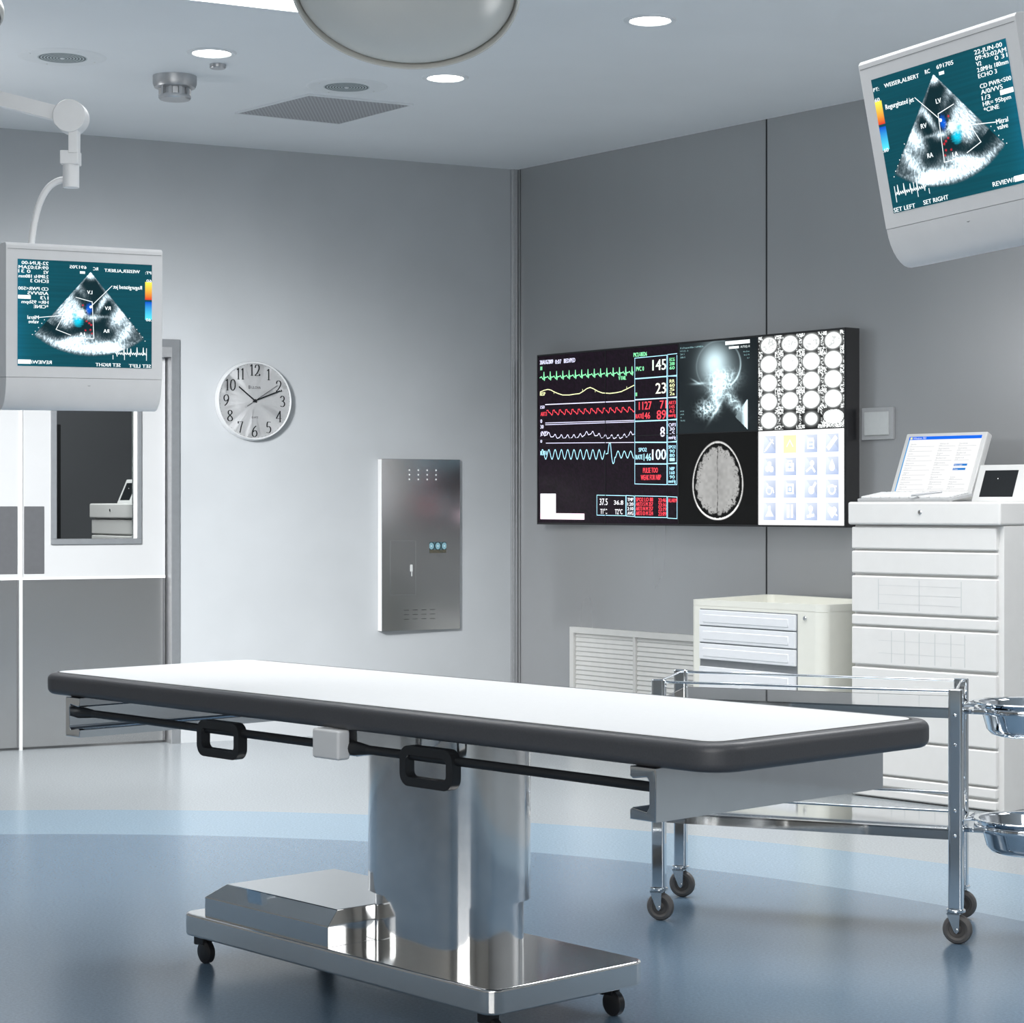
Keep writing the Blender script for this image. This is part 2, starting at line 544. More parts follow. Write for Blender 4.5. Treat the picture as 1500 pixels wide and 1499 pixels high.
# corridor seen through the door window
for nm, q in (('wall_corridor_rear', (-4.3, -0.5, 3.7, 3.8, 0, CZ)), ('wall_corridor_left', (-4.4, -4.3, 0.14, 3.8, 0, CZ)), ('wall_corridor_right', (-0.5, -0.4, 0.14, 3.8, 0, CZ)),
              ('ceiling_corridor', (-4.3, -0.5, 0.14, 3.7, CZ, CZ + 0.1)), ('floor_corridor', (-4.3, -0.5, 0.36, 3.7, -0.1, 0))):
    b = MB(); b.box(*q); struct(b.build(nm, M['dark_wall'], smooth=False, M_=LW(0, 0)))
b = MB(); b.box(-1.85, -1.81, 1.90, 1.94, 0, 1.545); struct(b.build('trim_4', M['gap'], smooth=False, M_=LW(0, 0)))

# door surround
b = MB()
b.box(-DO0, -DO0 + 0.037, -0.012, 0.0, 0, DOZ + 0.037)
b.box(-DO1, -DO0, -0.012, 0.0, DOZ, DOZ + 0.037)
b.box(-DO1 - 0.037, -DO1, -0.012, 0.0, 0, DOZ + 0.037)
struct(b.build('trim_5', M['alu'], smooth=False, M_=LW(0, 0)))
b = MB()
b.box(-DO0 - 0.004, -DO0, -0.012, 0.10, 0, DOZ)
b.box(-DO1, -DO0 - 0.004, -0.012, 0.10, DOZ - 0.045, DOZ)
struct(b.build('trim_6', M['satin'], smooth=False, M_=LW(0, 0)))

# two door leaves, set back in the opening. local x = -u
def leaf(name, x0, x1, win=None, plate=None):
    y0, y1 = 0.055, 0.095
    b = MB()
    zt = DOZ - 0.045
    if win:
        wx0, wx1, wz0, wz1 = win
        b.box(x0, wx0, y0, y1, 0.772, zt); b.box(wx1, x1, y0, y1, 0.772, zt)
        b.box(wx0, wx1, y0, y1, 0.772, wz0); b.box(wx0, wx1, y0, y1, wz1, zt)
    else:
        b.box(x0, x1, y0, y1, 0.772, zt)
    root = b.build(name, M['door_w'], smooth=False, M_=LW(0, 0)); struct(root)
    b = MB(); b.box(x0, x1, y0 + 0.003, y1, 0.012, 0.772); b.build('kick_plate', M['kick'], root, smooth=False)
    b = MB(); b.box(x1 - 0.009, x1 - 0.003, y0 - 0.002, y0 + 0.003, 0.012, 0.768); b.build('reflection_strip', M['door_g'], root, smooth=False)  # dark strip painted in for a reflection low on the door
    b = MB(); b.box(x0, x1, y0 - 0.004, y0 + 0.003, 0.768, 0.779); b.build('trim_strip', M['white_pl'], root, smooth=False)
    if plate:
        b = MB(); b.box(plate[0], plate[1], y0 - 0.003, y0, 0.795, 1.10, 0.001, 1); b.build('push_plate', M['door_g'], root, smooth=False)
    if win:
        b = MB(); t = 0.026
        b.box(wx0, wx1, y0 - 0.012, y1, wz0, wz0 + t, 0.002, 1); b.box(wx0, wx1, y0 - 0.012, y1, wz1 - t, wz1, 0.002, 1)
        b.box(wx0, wx0 + t, y0 - 0.012, y1, wz0 + t, wz1 - t, 0.002, 1); b.box(wx1 - t * 0.72, wx1, y0 - 0.012, y1, wz0 + t, wz1 - t, 0.002, 1)
        wf = b.build('window_frame', M['alu'], root)
        b = MB(); b.box(wx1 - t * 0.72 - 0.014, wx1 - t * 0.72, y0 + 0.004, y1 - 0.004, wz0 + t, wz1 - t); b.build('glint_strip', M['white_pl'], wf, smooth=False)  # white strip stands in for light reflected along the frame
        b = MB(); b.box(wx0 + t, wx1 - t * .72 - .014, y0 + 0.018, y0 + 0.024, wz0 + t, wz1 - t); b.build('window_pane', M['glass'], wf, smooth=False)
    return root
leaf('door_1', -2.480, -1.812, win=(-2.350, -1.927, 0.926, 1.62), plate=(-2.472, -2.380))
leaf('door_2', -3.19, -2.494, plate=(-2.60, -2.502))
b = MB(); b.box(-2.494, -2.480, 0.048, 0.06, 0.0, DOZ - 0.045); struct(b.build('trim_7', M['switch2'], smooth=False, M_=LW(0, 0)))

# ------------------------------------------------------------------ operating table
T = thing('operating_table', 'steel operating table with white top and charcoal edge on a column', 'operating table', (-0.1743, 4.717, 0), R(-46.55))
b = MB(); b.slab(2.254, 0.6705, 0.075, 0.632, 0.685, 0.0165, seg=12); pad = b.build('table_edge', M['pad'], T)
pad['label'] = 'charcoal rounded table edge'
b = MB(); b.slab(2.185, 0.600, 0.035, 0.676, 0.6865, 0.0015, -0.005, -0.002, n=2, bottom=False); b.build('table_top', M['mattop'], T)
# thin dark groove round the white top
b = MB()
out = rrect(2.197, 0.612, 0.04, 6, -0.005, -0.002); inn = rrect(2.185, 0.600, 0.035, 6, -0.005, -0.002)
n_ = len(out)
b.add([(p[0], p[1], 0.6853) for p in out] + [(p[0], p[1], 0.6853) for p in inn], [(i, (i + 1) % n_, n_ + (i + 1) % n_, n_ + i) for i in range(n_)])
b.build('groove', M['gap'], T, smooth=False)
# end rails: C profile open to the middle of the table
def crail(x, s):
    w, h, t, lip = 0.064, 0.096, 0.017, 0.018
    z0, z1 = 0.536, 0.632
    prof = [(0, z0), (-w, z0), (-w, z0 + lip), (-w + 0.006, z0 + lip + 0.004), (-w + 0.014, z0 + t + 0.004), (-t - 0.006, z0 + t), (-t, z0 + t + 0.008),
            (-t, z1 - t - 0.008), (-t - 0.006, z1 - t), (-w + 0.014, z1 - t - 0.004), (-w + 0.006, z1 - lip - 0.004), (-w, z1 - lip), (-w, z1), (0, z1)]
    bb = bmesh.new()
    f0 = [bb.verts.new((x + s * p[0], -0.338, p[1])) for p in prof]
    f1 = [bb.verts.new((x + s * p[0], 0.332, p[1])) for p in prof]
    bb.faces.new(f0); bb.faces.new(f1[::-1])
    for i in range(len(prof)):
        j = (i + 1) % len(prof)
        bb.faces.new([f0[i], f0[j], f1[j], f1[i]])
    bmesh.ops.recalc_face_normals(bb, faces=list(bb.faces))
    ed = [e for e in bb.edges if abs(e.verts[0].co.y - e.verts[1].co.y) < 1e-6]
    bmesh.ops.bevel(bb, geom=ed, offset=0.0022, segments=2, profile=0.5, affect='EDGES', clamp_overlap=True)
    m_ = MB(); m_._merge(bb)
    return m_.build('end_rail', M['chrome'], T)
crail(0.983, 1); crail(-0.985, -1)
# centre cross beam with its pale end cap
b = MB(); b.box(0.014, 0.096, -0.30, 0.33, 0.574, 0.633, 0.004); b.build('cross_beam', M['chrome2'], T)
b = MB(); b.box(0.010, 0.098, -0.352, -0.318, 0.570, 0.6325, 0.006, 3); c = b.build('beam_cap', M['white_pl'], T); c['label'] = 'pale end cap of the cross beam'
# long black bar with two loops
b = MB(); b.tube([(-0.955, -0.31, 0.594), (-0.90, -0.31, 0.594), (0.93, -0.31, 0.594), (0.972, -0.31, 0.594)], 0.0095, 16)
b.tube([(-0.975, -0.31, 0.594), (-0.90, -0.31, 0.594)], 0.016, 12, r1=0.0095)
b.tube([(0.097, -0.31, 0.594), (0.15, -0.31, 0.594)], 0.016, 12, r1=0.0095)
b.build('side_bar', M['black'], T)
for x in (-0.366, 0.345):
    W_, H_, th, dp = 0.160, 0.082, 0.0185, 0.024
    b = MB()
    o_ = rrect(W_, H_, 0.026, 8); i_ = rrect(W_ - 2 * th, H_ - 2 * th, 0.012, 8)
    n_ = len(o_)
    vs = [(x + p[0], -0.326, 0.575 + p[1]) for p in o_] + [(x + p[0], -0.326, 0.575 + p[1]) for p in i_] + \
         [(x + p[0], -0.326 + dp, 0.575 + p[1]) for p in o_] + [(x + p[0], -0.326 + dp, 0.575 + p[1]) for p in i_]
    fs = []
    for i in range(n_):
        j = (i + 1) % n_
        fs += [(i, j, n_ + j, n_ + i), (2 * n_ + i, 3 * n_ + i, 3 * n_ + j, 2 * n_ + j), (i, 2 * n_ + i, 2 * n_ + j, j), (n_ + i, n_ + j, 3 * n_ + j, 3 * n_ + i)]
    b.add(vs, fs)
    eds = [e for e in b.bm.edges if abs(e.verts[0].co.y - e.verts[1].co.y) < 1e-6 and len(e.link_faces) == 2 and e.calc_face_angle(0) > 1.0]
    bmesh.ops.bevel(b.bm, geom=eds, offset=0.006, segments=3, profile=0.5, affect='EDGES', clamp_overlap=True)
    b.build('bar_loop', M['black'], T)
# column: two telescoping stages
Tc = Matrix.Translation((0.038, 0.010, 0)) @ Matrix.Rotation(R(-1.47), 4, 'Z')
b = MB(); b.prism(superell(0.179, 0.123, 2.9), 0.124, 0.250, T=Tc); b.build('lower_column', M['chrome2'], T)
b = MB(); b.prism(superell(0.194, 0.135, 2.9), 0.243, 0.600, 0.004, 2, T=Tc, which='caps'); b.build('upper_column', M['chrome2'], T)
b = MB(); b.prism(superell(0.12, 0.10, 2.4), 0.598, 0.634, 0.004, 2, T=Tc, which='caps'); b.build('column_collar', M['chrome2'], T)
# base plate, motor housing, castors (turned a touch from the top)
Tb = Matrix.Translation((-0.1295, 0.0141, 0)) @ Matrix.Rotation(R(-1.47), 4, 'Z')
b = MB(); b.slab(1.1307, 0.4484, 0.035, 0.072, 0.125, 0.006, T=Tb, n=3); b.build('base_plate', M['base'], T)
b = MB()
x0, x1, y0, y1 = -0.477, 0.0066, -0.2134, 0.165
low = [(x0, y0), (x1, y0), (x1, y1), (x0, y1)]
top = [(x0 + 0.05, y0 + 0.03), (x1 - 0.004, y0 + 0.03), (x1 - 0.004, y1 - 0.03), (x0 + 0.05, y1 - 0.03)]
bb = bmesh.new()
A = [bb.verts.new((*p, 0.124)) for p in low]; B = [bb.verts.new((*p, 0.171)) for p in low]; C_ = [bb.verts.new((*p, 0.205)) for p in top]
bb.faces.new(A[::-1]); bb.faces.new(C_)
for P_, Q_ in ((A, B), (B, C_)):
    for i in range(4):
        j = (i + 1) % 4
        bb.faces.new([P_[i], P_[j], Q_[j], Q_[i]])
bmesh.ops.bevel(bb, geom=list(bb.edges), offset=0.0022, segments=2, profile=0.5, affect='EDGES', clamp_overlap=True)
b._merge(bb, Tb); b.build('motor_housing', M['mirror'], T)
for (x, y) in ((-0.532, -0.175), (0.510, -0.175), (0.497, 0.185), (-0.52, 0.185)):
    Tw = Tb @ Matrix.Translation((x, y, 0))
    b = MB(); b.box(-0.022, 0.010, -0.014, 0.014, 0.044, 0.0735, 0.003, T=Tw); b.box(-0.030, -0.016, -0.014, 0.014, 0.042, 0.0735, 0.003, T=Tw)
    cst = b.build('castor', M['dark'], T)
    b = MB(); prof = [(0.006, -0.011), (0.022, -0.011), (0.0275, -0.007), (0.0275, 0.007), (0.022, 0.011), (0.006, 0.011)]
    b.lathe(prof, 28, T=Tw @ Matrix.Translation((0.004, 0, 0.0275)) @ Matrix.Rotation(PI / 2, 4, 'X')); b.build('wheel', M['dark'], cst)

# ------------------------------------------------------------------ instrument trolley
TL, TW, SK = 0.787, 0.349, R(8.64)
TR = thing('instrument_trolley', 'chrome two-shelf instrument trolley on four castors right of the table', 'trolley', (0.7964, 5.6447, 0), R(-22.75))
def tp(a, c, z=0.0, dx=0, dy=0):
    return Vector((a * TL / 2 - c * TW / 2 * math.sin(SK) + dx, c * TW / 2 * math.cos(SK) + dy, z))
corners = [(-1, -1), (1, -1), (1, 1), (-1, 1)]
for (a, c) in corners:
    p = tp(a, c)
    b = MB(); b.prism(rrect(0.037, 0.026, 0.007, 4, p.x, p.y), 0.082, 0.640, 0.002, 1, which='caps')
    for z in (0.575, 0.272, 0.335, 0.50):
        b.lathe([(0.0, 0.0025), (0.0035, 0.002), (0.005, 0)], 10, T=Matrix.Translation((p.x, p.y - 0.0128, z)) @ Matrix.Rotation(PI / 2, 4, 'X'))
    b.build('post', M['chrome'], TR)
    # castor: swivel plate, fork, wheel
    b = MB(); b.lathe([(0.0, 0.089), (0.018, 0.089), (0.024, 0.086), (0.024, 0.081), (0.018, 0.078), (0.0, 0.078)], 24, T=Matrix.Translation((p.x, p.y, 0)))
    fork = [(-0.022, 0.078), (0.012, 0.078), (0.010, 0.034), (0.004, 0.027), (-0.002, 0.031)]
    for sy in (-0.0155, 0.0135):
        b.add([(p.x + q[0], p.y + sy, q[1]) for q in fork] + [(p.x + q[0], p.y + sy + 0.002, q[1]) for q in fork],
              [tuple(range(4, -1, -1)), tuple(range(5, 10))] + [(i, (i + 1) % 5, 5 + (i + 1) % 5, 5 + i) for i in range(5)])
    b.box(p.x - 0.02, p.x + 0.012, p.y - 0.0155, p.y + 0.0155, 0.0745, 0.079)
    b.cyl((p.x + 0.004, p.y - 0.018, 0.037), (p.x + 0.004, p.y + 0.018, 0.037), 0.003, 10)
    cs = b.build('castor', M['chrome2'], TR)
    Tw = Matrix.Translation((p.x + 0.004, p.y, 0.037)) @ Matrix.Rotation(PI / 2, 4, 'X')
    b = MB(); b.lathe([(0.021, -0.008), (0.027, -0.011), (0.034, -0.009), (0.037, -0.004), (0.037, 0.004), (0.034, 0.009), (0.027, 0.011), (0.021, 0.008)], 40, T=Tw, close=True)
    b.build('tyre', M['tyre'], cs)
    b = MB(); b.lathe([(0.004, -0.0105), (0.008, -0.010), (0.012, -0.006), (0.0205, -0.007), (0.0205, 0.007), (0.012, 0.006), (0.008, 0.010), (0.004, 0.0105)], 32, T=Tw)
    b.build('wheel_hub', M['hub'], cs)
def shelf(z):
    # tray: flat polished sheet with a turned-down front lip
    poly = [tp(a, c, 0, -a * 0.012, 0) for a, c in corners]
    b = MB(); b.prism([(p.x, p.y) for p in poly], z - 0.004, z)
    for i, j in ((0, 1), (1, 2), (2, 3), (3, 0)):
        p, q = poly[i], poly[j]
        d = (q - p).normalized(); n2 = Vector((d.y, -d.x, 0))
        r_ = [p - n2 * 0.003, q - n2 * 0.003, q, p]
        b.prism([(v.x, v.y) for v in ((p - n2 * 0.003), p, q, (q - n2 * 0.003))], z - 0.026, z + 0.0005)
    b.build('shelf', M['mirror'], TR, smooth=False)
shelf(0.592); shelf(0.286)
for z in (0.634, 0.332):
    b = MB()
    for i, j in ((0, 1), (1, 2), (2, 3), (3, 0)):
        p, q = tp(*corners[i], z), tp(*corners[j], z)
        b.tube([p, q], 0.0034, 10)
    b.build('guard_rail', M['chrome'], TR)
# bowl rings on the right end
def ring(z):
    c0 = Vector((TL / 2 + 0.172, 0.0, z))
    b = MB()
    b.lathe([(0.121, -0.008), (0.129, -0.008), (0.131, -0.004), (0.131, 0.004), (0.129, 0.008), (0.121, 0.008)], 56, T=Matrix.Translation(c0), close=True)
    for c in (-0.10, 0.10):
        b.box(TL / 2 + 0.008, c0.x - 0.085, c - 0.008, c + 0.008, z - 0.006, z + 0.006, 0.002)
    b.box(TL / 2 - 0.002, TL / 2 + 0.012, -TW / 2 * 0.95, TW / 2 * 0.95, z - 0.008, z + 0.008, 0.002)
    b.build('bowl_holder', M['chrome'], TR)
    return c0
mw = Matrix.Translation((0.7964, 5.6447, 0)) @ Matrix.Rotation(R(-22.75), 4, 'Z')
for z, lab in ((0.578, 'round steel bowl in the upper ring at the right end of the trolley'), (0.278, 'round steel bowl in the lower ring at the right end of the trolley')):
    c0 = mw @ ring(z)
    b = MB()
    zo, zi = [], []
    out = [(0.0, -0.068), (0.070, -0.068), (0.088, -0.062), (0.100, -0.048), (0.116, 0.010), (0.119, 0.016), (0.131, 0.017), (0.133, 0.0195), (0.131, 0.022), (0.119, 0.021), (0.114, 0.014), (0.098, -0.045), (0.086, -0.058), (0.068, -0.064), (0.0, -0.064)]
    b.lathe([(r_, z_) for r_, z_ in out], 64)
    o = b.build('steel_bowl', M['chrome'], loc=(c0.x, c0.y, z))
    tag(o, lab, 'bowl', 'steel bowls on the trolley end')

# ------------------------------------------------------------------ tall drawer cabinet (local: x along the front, y to the back)
def tall_cabinet(loc, rz, label, group):
    t = thing('drawer_cabinet', label, 'cabinet', loc, rz, group)
    D, Wd = 0.48, 0.66
    b = MB(); b.box(0.006, Wd + 0.010, 0.018, D, 0.0, 1.03, 0.004); b.build('carcass', M['cab_white'], t)
    b = MB(); b.box(-0.008, Wd + 0.012, -0.010, D + 0.01, 1.031, 1.117, 0.009, 3); lid = b.build('top_drawer', M['cab_white'], t)
    b = MB(); b.lathe([(0.0, 0.0035), (0.006, 0.0035), (0.009, 0.001), (0.009, -0.004)], 20, T=Matrix.Translation((0.325, -0.0105, 1.078)) @ Matrix.Rotation(PI / 2, 4, 'X'))
    b.build('lock', M['chrome2'], lid)
    rows = [(1.0225, .940), (.932, .8475), (.838, .700), (.691, .652), (.6435, .502), (.4915, .362), (.353, .228), (.2200, .0920), (.0845, .0480), (.0380, .0060)]
    for i, (zt, zb) in enumerate(rows):
        b = MB(); b.box(0.003, Wd - 0.012, 0.0, 0.03, zb, zt, 0.006, 3)
        d = b.build('drawer', M['cab_white'], t)
        if i in (2, 4):
            b = MB()
            xs = (0.13, 0.315, 0.5) if i == 2 else (0.19, 0.25, 0.315, 0.385, 0.455, 0.515)
            for x in xs: b.box(x - 0.0012, x + 0.0012, -0.0006, 0.001, zb + 0.012, zt - 0.012)
            for k in (1, 2, 3) if i == 2 else (1, 2):
                z = zb + (zt - zb) * k / (4 if i == 2 else 3)
                b.box(xs[0] - (0.06 if i == 4 else 0), xs[-1], -0.0004, 0.001, z - 0.0005, z + 0.0005)
            b.build('label_grid', M['switch2'], d, smooth=False)
    return t
cab = tall_cabinet((1.290, 8.06, 0), R(-46.5), 'tall white drawer cabinet with a monitor and keyboard on top by the right wall', 'drawer cabinets')
cab2 = dup(cab, (-2.475, 12.45, 0), R(-58), 'white drawer cabinet seen through the window of the door', 'drawer cabinets')

yw = R(-46.5)
uC = Vector((math.cos(yw), math.sin(yw), 0)); vC = Vector((-math.sin(yw), math.cos(yw), 0))
def onc(a, d, z=1.117): return Vector((1.290, 8.06, 0)) + uC * a + vC * d + Vector((0, 0, z))

# desk monitor, leaning back
p = onc(-0.015, 0.26, 1.133)
DM = thing('desk_monitor', 'white flat monitor showing a form, standing on the tall cabinet', 'monitor', p, yw)
Tt = Matrix.Rotation(R(-25), 4, 'X')
b = MB(); b.box(0.0, 0.376, 0.0, 0.035, 0.004, 0.280, 0.006, 2, T=Tt); b.build('housing', M['desk_pl'], DM)
b = MB(); b.box(0.10, 0.28, 0.02, 0.15, -0.0155, -0.004, 0.003); b.box(0.16, 0.22, 0.06, 0.09, -0.006, 0.13, 0.004); b.build('stand', M['mon_white'], DM)
s = Screen()
sw, sh = 0.336, 0.236
s.grid(-sw / 2, sw / 2, -sh / 2, sh / 2, np.full((2, 2, 3), 0.90))
s.rect(-sw / 2, sw / 2, sh / 2 - 0.014, sh / 2, srgb(0, 105, 235))
s.rect(-sw / 2, -sw / 2 + 0.005, -sh / 2, sh / 2 - 0.014, srgb(60, 150, 210))
s.text('Window 782', -sw / 2 + 0.02, sh / 2 - 0.011, 0.008, (0.9, 0.9, 0.9))
s.rect(-sw / 2 + 0.006, -sw / 2 + 0.016, sh / 2 - 0.012, sh / 2 - 0.003, srgb(240, 240, 160), 0.0009)
gr = srgb(170, 178, 182)
for r_ in range(10):
    y = sh / 2 - 0.034 - r_ * 0.0205
    for c0_, c1_ in ((-0.155, -0.03), (-0.02, 0.06), (0.07, 0.155)):
        if r_ in (4, 5, 6) and c0_ > 0: continue
        s.rect(c0_, c1_ - random.random() * 0.03, y - 0.0105, y - 0.0096, gr)
        L_ = 0.02 + random.random() * 0.035
        s.text(random.choice(['Surname', 'Date of visit', 'Ward', 'Record', 'Referral', 'Notes', 'Status']), c0_ + 0.004, y - 0.002, 0.005, gr, width=L_)
        s.text(random.choice(['12', '34 08', 'yes no', 'A 20', 'none']), c0_ + 0.004, y - 0.0085, 0.0045, gr)
bl = srgb(20, 120, 205)
s.rect(0.075, 0.135, -0.012, -0.003, bl); s.rect(0.075, 0.132, -0.030, -0.021, bl)
s.text('Next page', 0.078, -0.0105, 0.006, (0.9, 0.9, 0.9)); s.text('Close', 0.078, -0.0285, 0.006, (0.9, 0.9, 0.9))
s.build('screen', M['desk_screen'], DM).matrix_local = Tt @ Matrix.Translation((0.188, -0.0006, 0.146))

# small black-screened unit beside it
p = onc(0.405, 0.20)
SM = thing('patient_monitor_unit', 'low white sloping unit with a black screen, right of the desk monitor', 'monitor', p, yw)
prof = [(0.0, 0.0), (0.17, 0.0), (0.17, 0.06), (0.075, 0.138), (0.06, 0.138)]
b = MB()
b.add([(0, q[0], q[1]) for q in prof] + [(0.262, q[0], q[1]) for q in prof], [(0, 1, 2, 3, 4), (9, 8, 7, 6, 5)] + [(i, (i + 1) % 5, 5 + (i + 1) % 5, 5 + i) for i in range(5)])
bmesh.ops.bevel(b.bm, geom=list(b.bm.edges), offset=0.004, segments=2, profile=0.5, affect='EDGES')
hs = b.build('housing', M['desk_pl'], SM)
sl = math.atan2(0.06, 0.138)
Ts = Matrix.Rotation(-sl, 4, 'X')
b = MB(); b.box(0.030, 0.175, -0.0012, 0.002, 0.020, 0.128, 0.001, 1, T=Ts); b.build('dark_screen', M['ink'], SM)
b = MB(); b.box(0.093, 0.096, -0.002, -0.001, 0.092, 0.095, T=Ts); b.build('indicator', emis('indicator_white', (1, 1, 1), 1.0), SM, smooth=False)
dup(SM, tuple(Vector((-2.475, 12.45, 1.117)) + Vector((math.cos(R(-58)), math.sin(R(-58)), 0)) * 0.30 + Vector((-math.sin(R(-58)), math.cos(R(-58)), 0)) * 0.04), R(-58), 'low black-screened unit on the cabinet seen through the door window')

# keyboard
p = onc(0.02, 0.015)
KB = thing('keyboard', 'pale computer keyboard in front of the desk monitor', 'keyboard', p, yw)
b = MB(); b.box(0.0, 0.42, 0.0, 0.15, 0.0, 0.012, 0.003, T=Matrix.Rotation(R(8), 4, 'X')); b.build('keyboard_body', M['switch'], KB)
b = MB()
for r_ in range(6):
    n = (14, 15, 15, 14, 13, 9)[5 - r_]
    for k in range(n):
        w = 0.40 / n
        b.box(0.01 + k * w + 0.0025, 0.01 + (k + 1) * w - 0.0025, 0.008 + r_ * 0.0225, 0.008 + r_ * 0.0225 + 0.0195, 0.011, 0.020, 0.002, 1, T=Matrix.Rotation(R(8), 4, 'X'))
b.build('keys', M['white_pl'], KB)
# stylus lying on the keyboard
b = MB(); a0 = onc(0.275, 0.005, 1.1525 - 0.012); a1 = onc(0.375, 0.06, 1.162 - 0.008)
b.tube([a0, a0 * 0.97 + a1 * 0.03, a0 * 0.1 + a1 * 0.9, a1], 0.004, 12)
o = b.build('pen', M['satin']); tag(o, 'grey pen lying across the right end of the keyboard', 'pen')

# ------------------------------------------------------------------ low cream cart
yk = R(-53.0)
LC = thing('drawer_cart', 'low cream drawer cart with a tray top beside the tall cabinet', 'cart', (0.7375, 8.826, 0), yk)
Wk, Dk = 0.775, 0.47
b = MB()
b.prism(rrect(Wk, Dk, 0.045, 6, Wk / 2, Dk / 2), 0.06, 0.690, 0.004, 1, which='caps')
b.build('cart_body', M['cream'], LC)
b = MB()
o_ = rrect(Wk, Dk, 0.045, 6, Wk / 2, Dk / 2); i_ = rrect(Wk - 0.06, Dk - 0.06, 0.03, 6, Wk / 2, Dk / 2); n_ = len(o_)
def zr(p):
    return 0.717 if p[0] > Wk - 0.12 else (0.712 if p[1] < 0.07 else 0.722)
vs = [(p[0], p[1], 0.688) for p in o_] + [(p[0], p[1], zr(p)) for p in o_] + [(p[0], p[1], zr(p)) for p in i_] + [(p[0], p[1], 0.688) for p in i_]
fs = []
for i in range(n_):
    j = (i + 1) % n_
    for k in range(3): fs.append((k * n_ + i, k * n_ + j, (k + 1) * n_ + j, (k + 1) * n_ + i))
b.add(vs, fs); b.build('tray_rim', M['cream'], LC)
for zt, zb in ((.673, .610), (.605, .540), (.535, .470), (.440, .330), (.325, .215), (.210, .10)):
    b = MB(); b.box(0.075, 0.635, -0.012, 0.03, zb, zt, 0.004, 2)
    d = b.build('drawer', M['drawer_w'], LC)
    b = MB(); b.box(0.10, 0.60, -0.0145, -0.010, zb + 0.012, zt - 0.018, 0.002, 1); b.build('drawer_front', M['drawer_w'], d)
b = MB(); b.box(0.072, 0.64, -0.002, 0.002, 0.095, 0.677); b.build('drawer_gap', M['alu'], LC, smooth=False)
b = MB(); b.lathe([(0.0, 0.006), (0.007, 0.006), (0.010, 0.002), (0.010, -0.004)], 20, T=Matrix.Translation((0.682, -0.001, 0.662)) @ Matrix.Rotation(PI / 2, 4, 'X')); b.build('lock', M['chrome2'], LC)
for (x, y) in ((0.07, 0.07), (Wk - 0.07, 0.07), (0.07, Dk - 0.07), (Wk - 0.07, Dk - 0.07)):
    b = MB(); b.lathe([(0.004, -0.012), (0.024, -0.012), (0.03, -0.006), (0.03, 0.006), (0.024, 0.012), (0.004, 0.012)], 24, T=Matrix.Translation((x, y, 0.03)) @ Matrix.Rotation(PI / 2, 4, 'X'))
    b.box(x - 0.012, x + 0.012, y - 0.016, y + 0.016, 0.045, 0.062); b.build('castor', M['tyre'], LC)

# ------------------------------------------------------------------ wall fittings on the right wall
# louvred return-air vent
V = thing('wall_vent', 'low white louvred vent on the right wall behind the table', 'vent'); V.matrix_local = RW(0.441, 0.03)
VW, VH = 0.99, 0.486
b = MB(); t_ = 0.028
b.box(0, VW, -0.02, 0, VH - t_, VH); b.box(0, VW, -0.02, 0, 0, t_); b.box(0, t_, -0.02, 0, t_, VH - t_); b.box(VW - t_, VW, -0.02, 0, t_, VH - t_)
b.box(0.462, 0.478, -0.018, 0, t_, VH - t_); b.build('frame', M['vent'], V, smooth=False)
for xa, xb in ((t_ + 0.003, 0.460), (0.480, VW - t_ - 0.003)):
    b = MB(); n = 19; h = (VH - 2 * t_) / n
    for k in range(n):
        z = t_ + k * h
        b.add([(xa, -0.004, z + h), (xb, -0.004, z + h), (xb, -0.009, z + h * .25), (xa, -0.009, z + h * .25), (xa, -0.004, z), (xb, -0.004, z)], [(0, 3, 2, 1), (3, 4, 5, 2)])
    b.build('louvre_panel', M['vent'], V, smooth=False)
b = MB(); b.box(t_, VW - t_, -0.003, -0.001, t_, VH - t_); b.build('backing', M['vent'], V, smooth=False)
# switch plate
S_ = thing('wall_switch', 'square grey switch plate on the right wall above the tall cabinet', 'switch'); S_.matrix_local = RW(2.336, 1.375)
b = MB(); b.box(0, 0.172, -0.012, 0, 0, 0.132, 0.002); b.build('frame', M['switch'], S_)
b = MB(); b.box(0.018, 0.150, -0.018, -0.010, 0.018, 0.114, 0.003); b.build('rocker', M['switch2'], S_)

# ------------------------------------------------------------------ video wall
VWL = thing('video_wall', 'wide wall display of vital signs, skull and brain scans and icons', 'screen'); VWL.matrix_local = RW(0.274, 1.018, 0.0)
DW, DH, DT = 2.032, 0.817, 0.082
b = MB(); b.box(-0.006, DW + 0.006, -DT + 0.002, 0, -0.006, DH + 0.006); b.build('housing', M['dark'], VWL, smooth=False)
cw = DW / 4; rh = DH / 2
g = 0.0025
def panel_loc(cx, cz): return (cx, -DT + 0.0008, cz)

# vital signs, drawn in a 1020 x 820 design field
s = Screen()
PW, PH = 2 * cw - 2 * g, DH - 2 * g
img = np.zeros((110, 140, 3)); nzz = RNG.random((110, 140, 1))
img[:] = np.array([0.002, 0.0005, 0.002]) + nzz * np.array([0.008, 0.003, 0.009])
s.grid(-PW / 2, PW / 2, -PH / 2, PH / 2, img)
def dv(x, y):
    """design coordinates (picture units of the display, perspective removed) -> metres on the panel"""
    f = (x - 100) / 1095.
    yt = 120 - 100 * f; yb = 1428 + 8 * f
    v = (y - yt) / (yb - yt)
    q = f * 10.36 / (9.56 + f * 0.8)
    return (-PW / 2 + q * PW, PH / 2 - v * PH)
def hgt(px): return px / 1350. * PH
WH = np.array((1.0, 1.0, 1.05)); GRN = np.array((0.30, 1.0, 0.50)); YEL = np.array((0.95, 1.0, 0.55)); RED = np.array((1.0, 0.07, 0.10)); CYN = np.array((0.50, 0.95, 1.15)); PWH = np.array((0.85, 0.85, 1.1))
LWD = hgt(7)
def trace(pts, col, w=LWD): s.line([dv(*p) for p in pts], w, tuple(col))
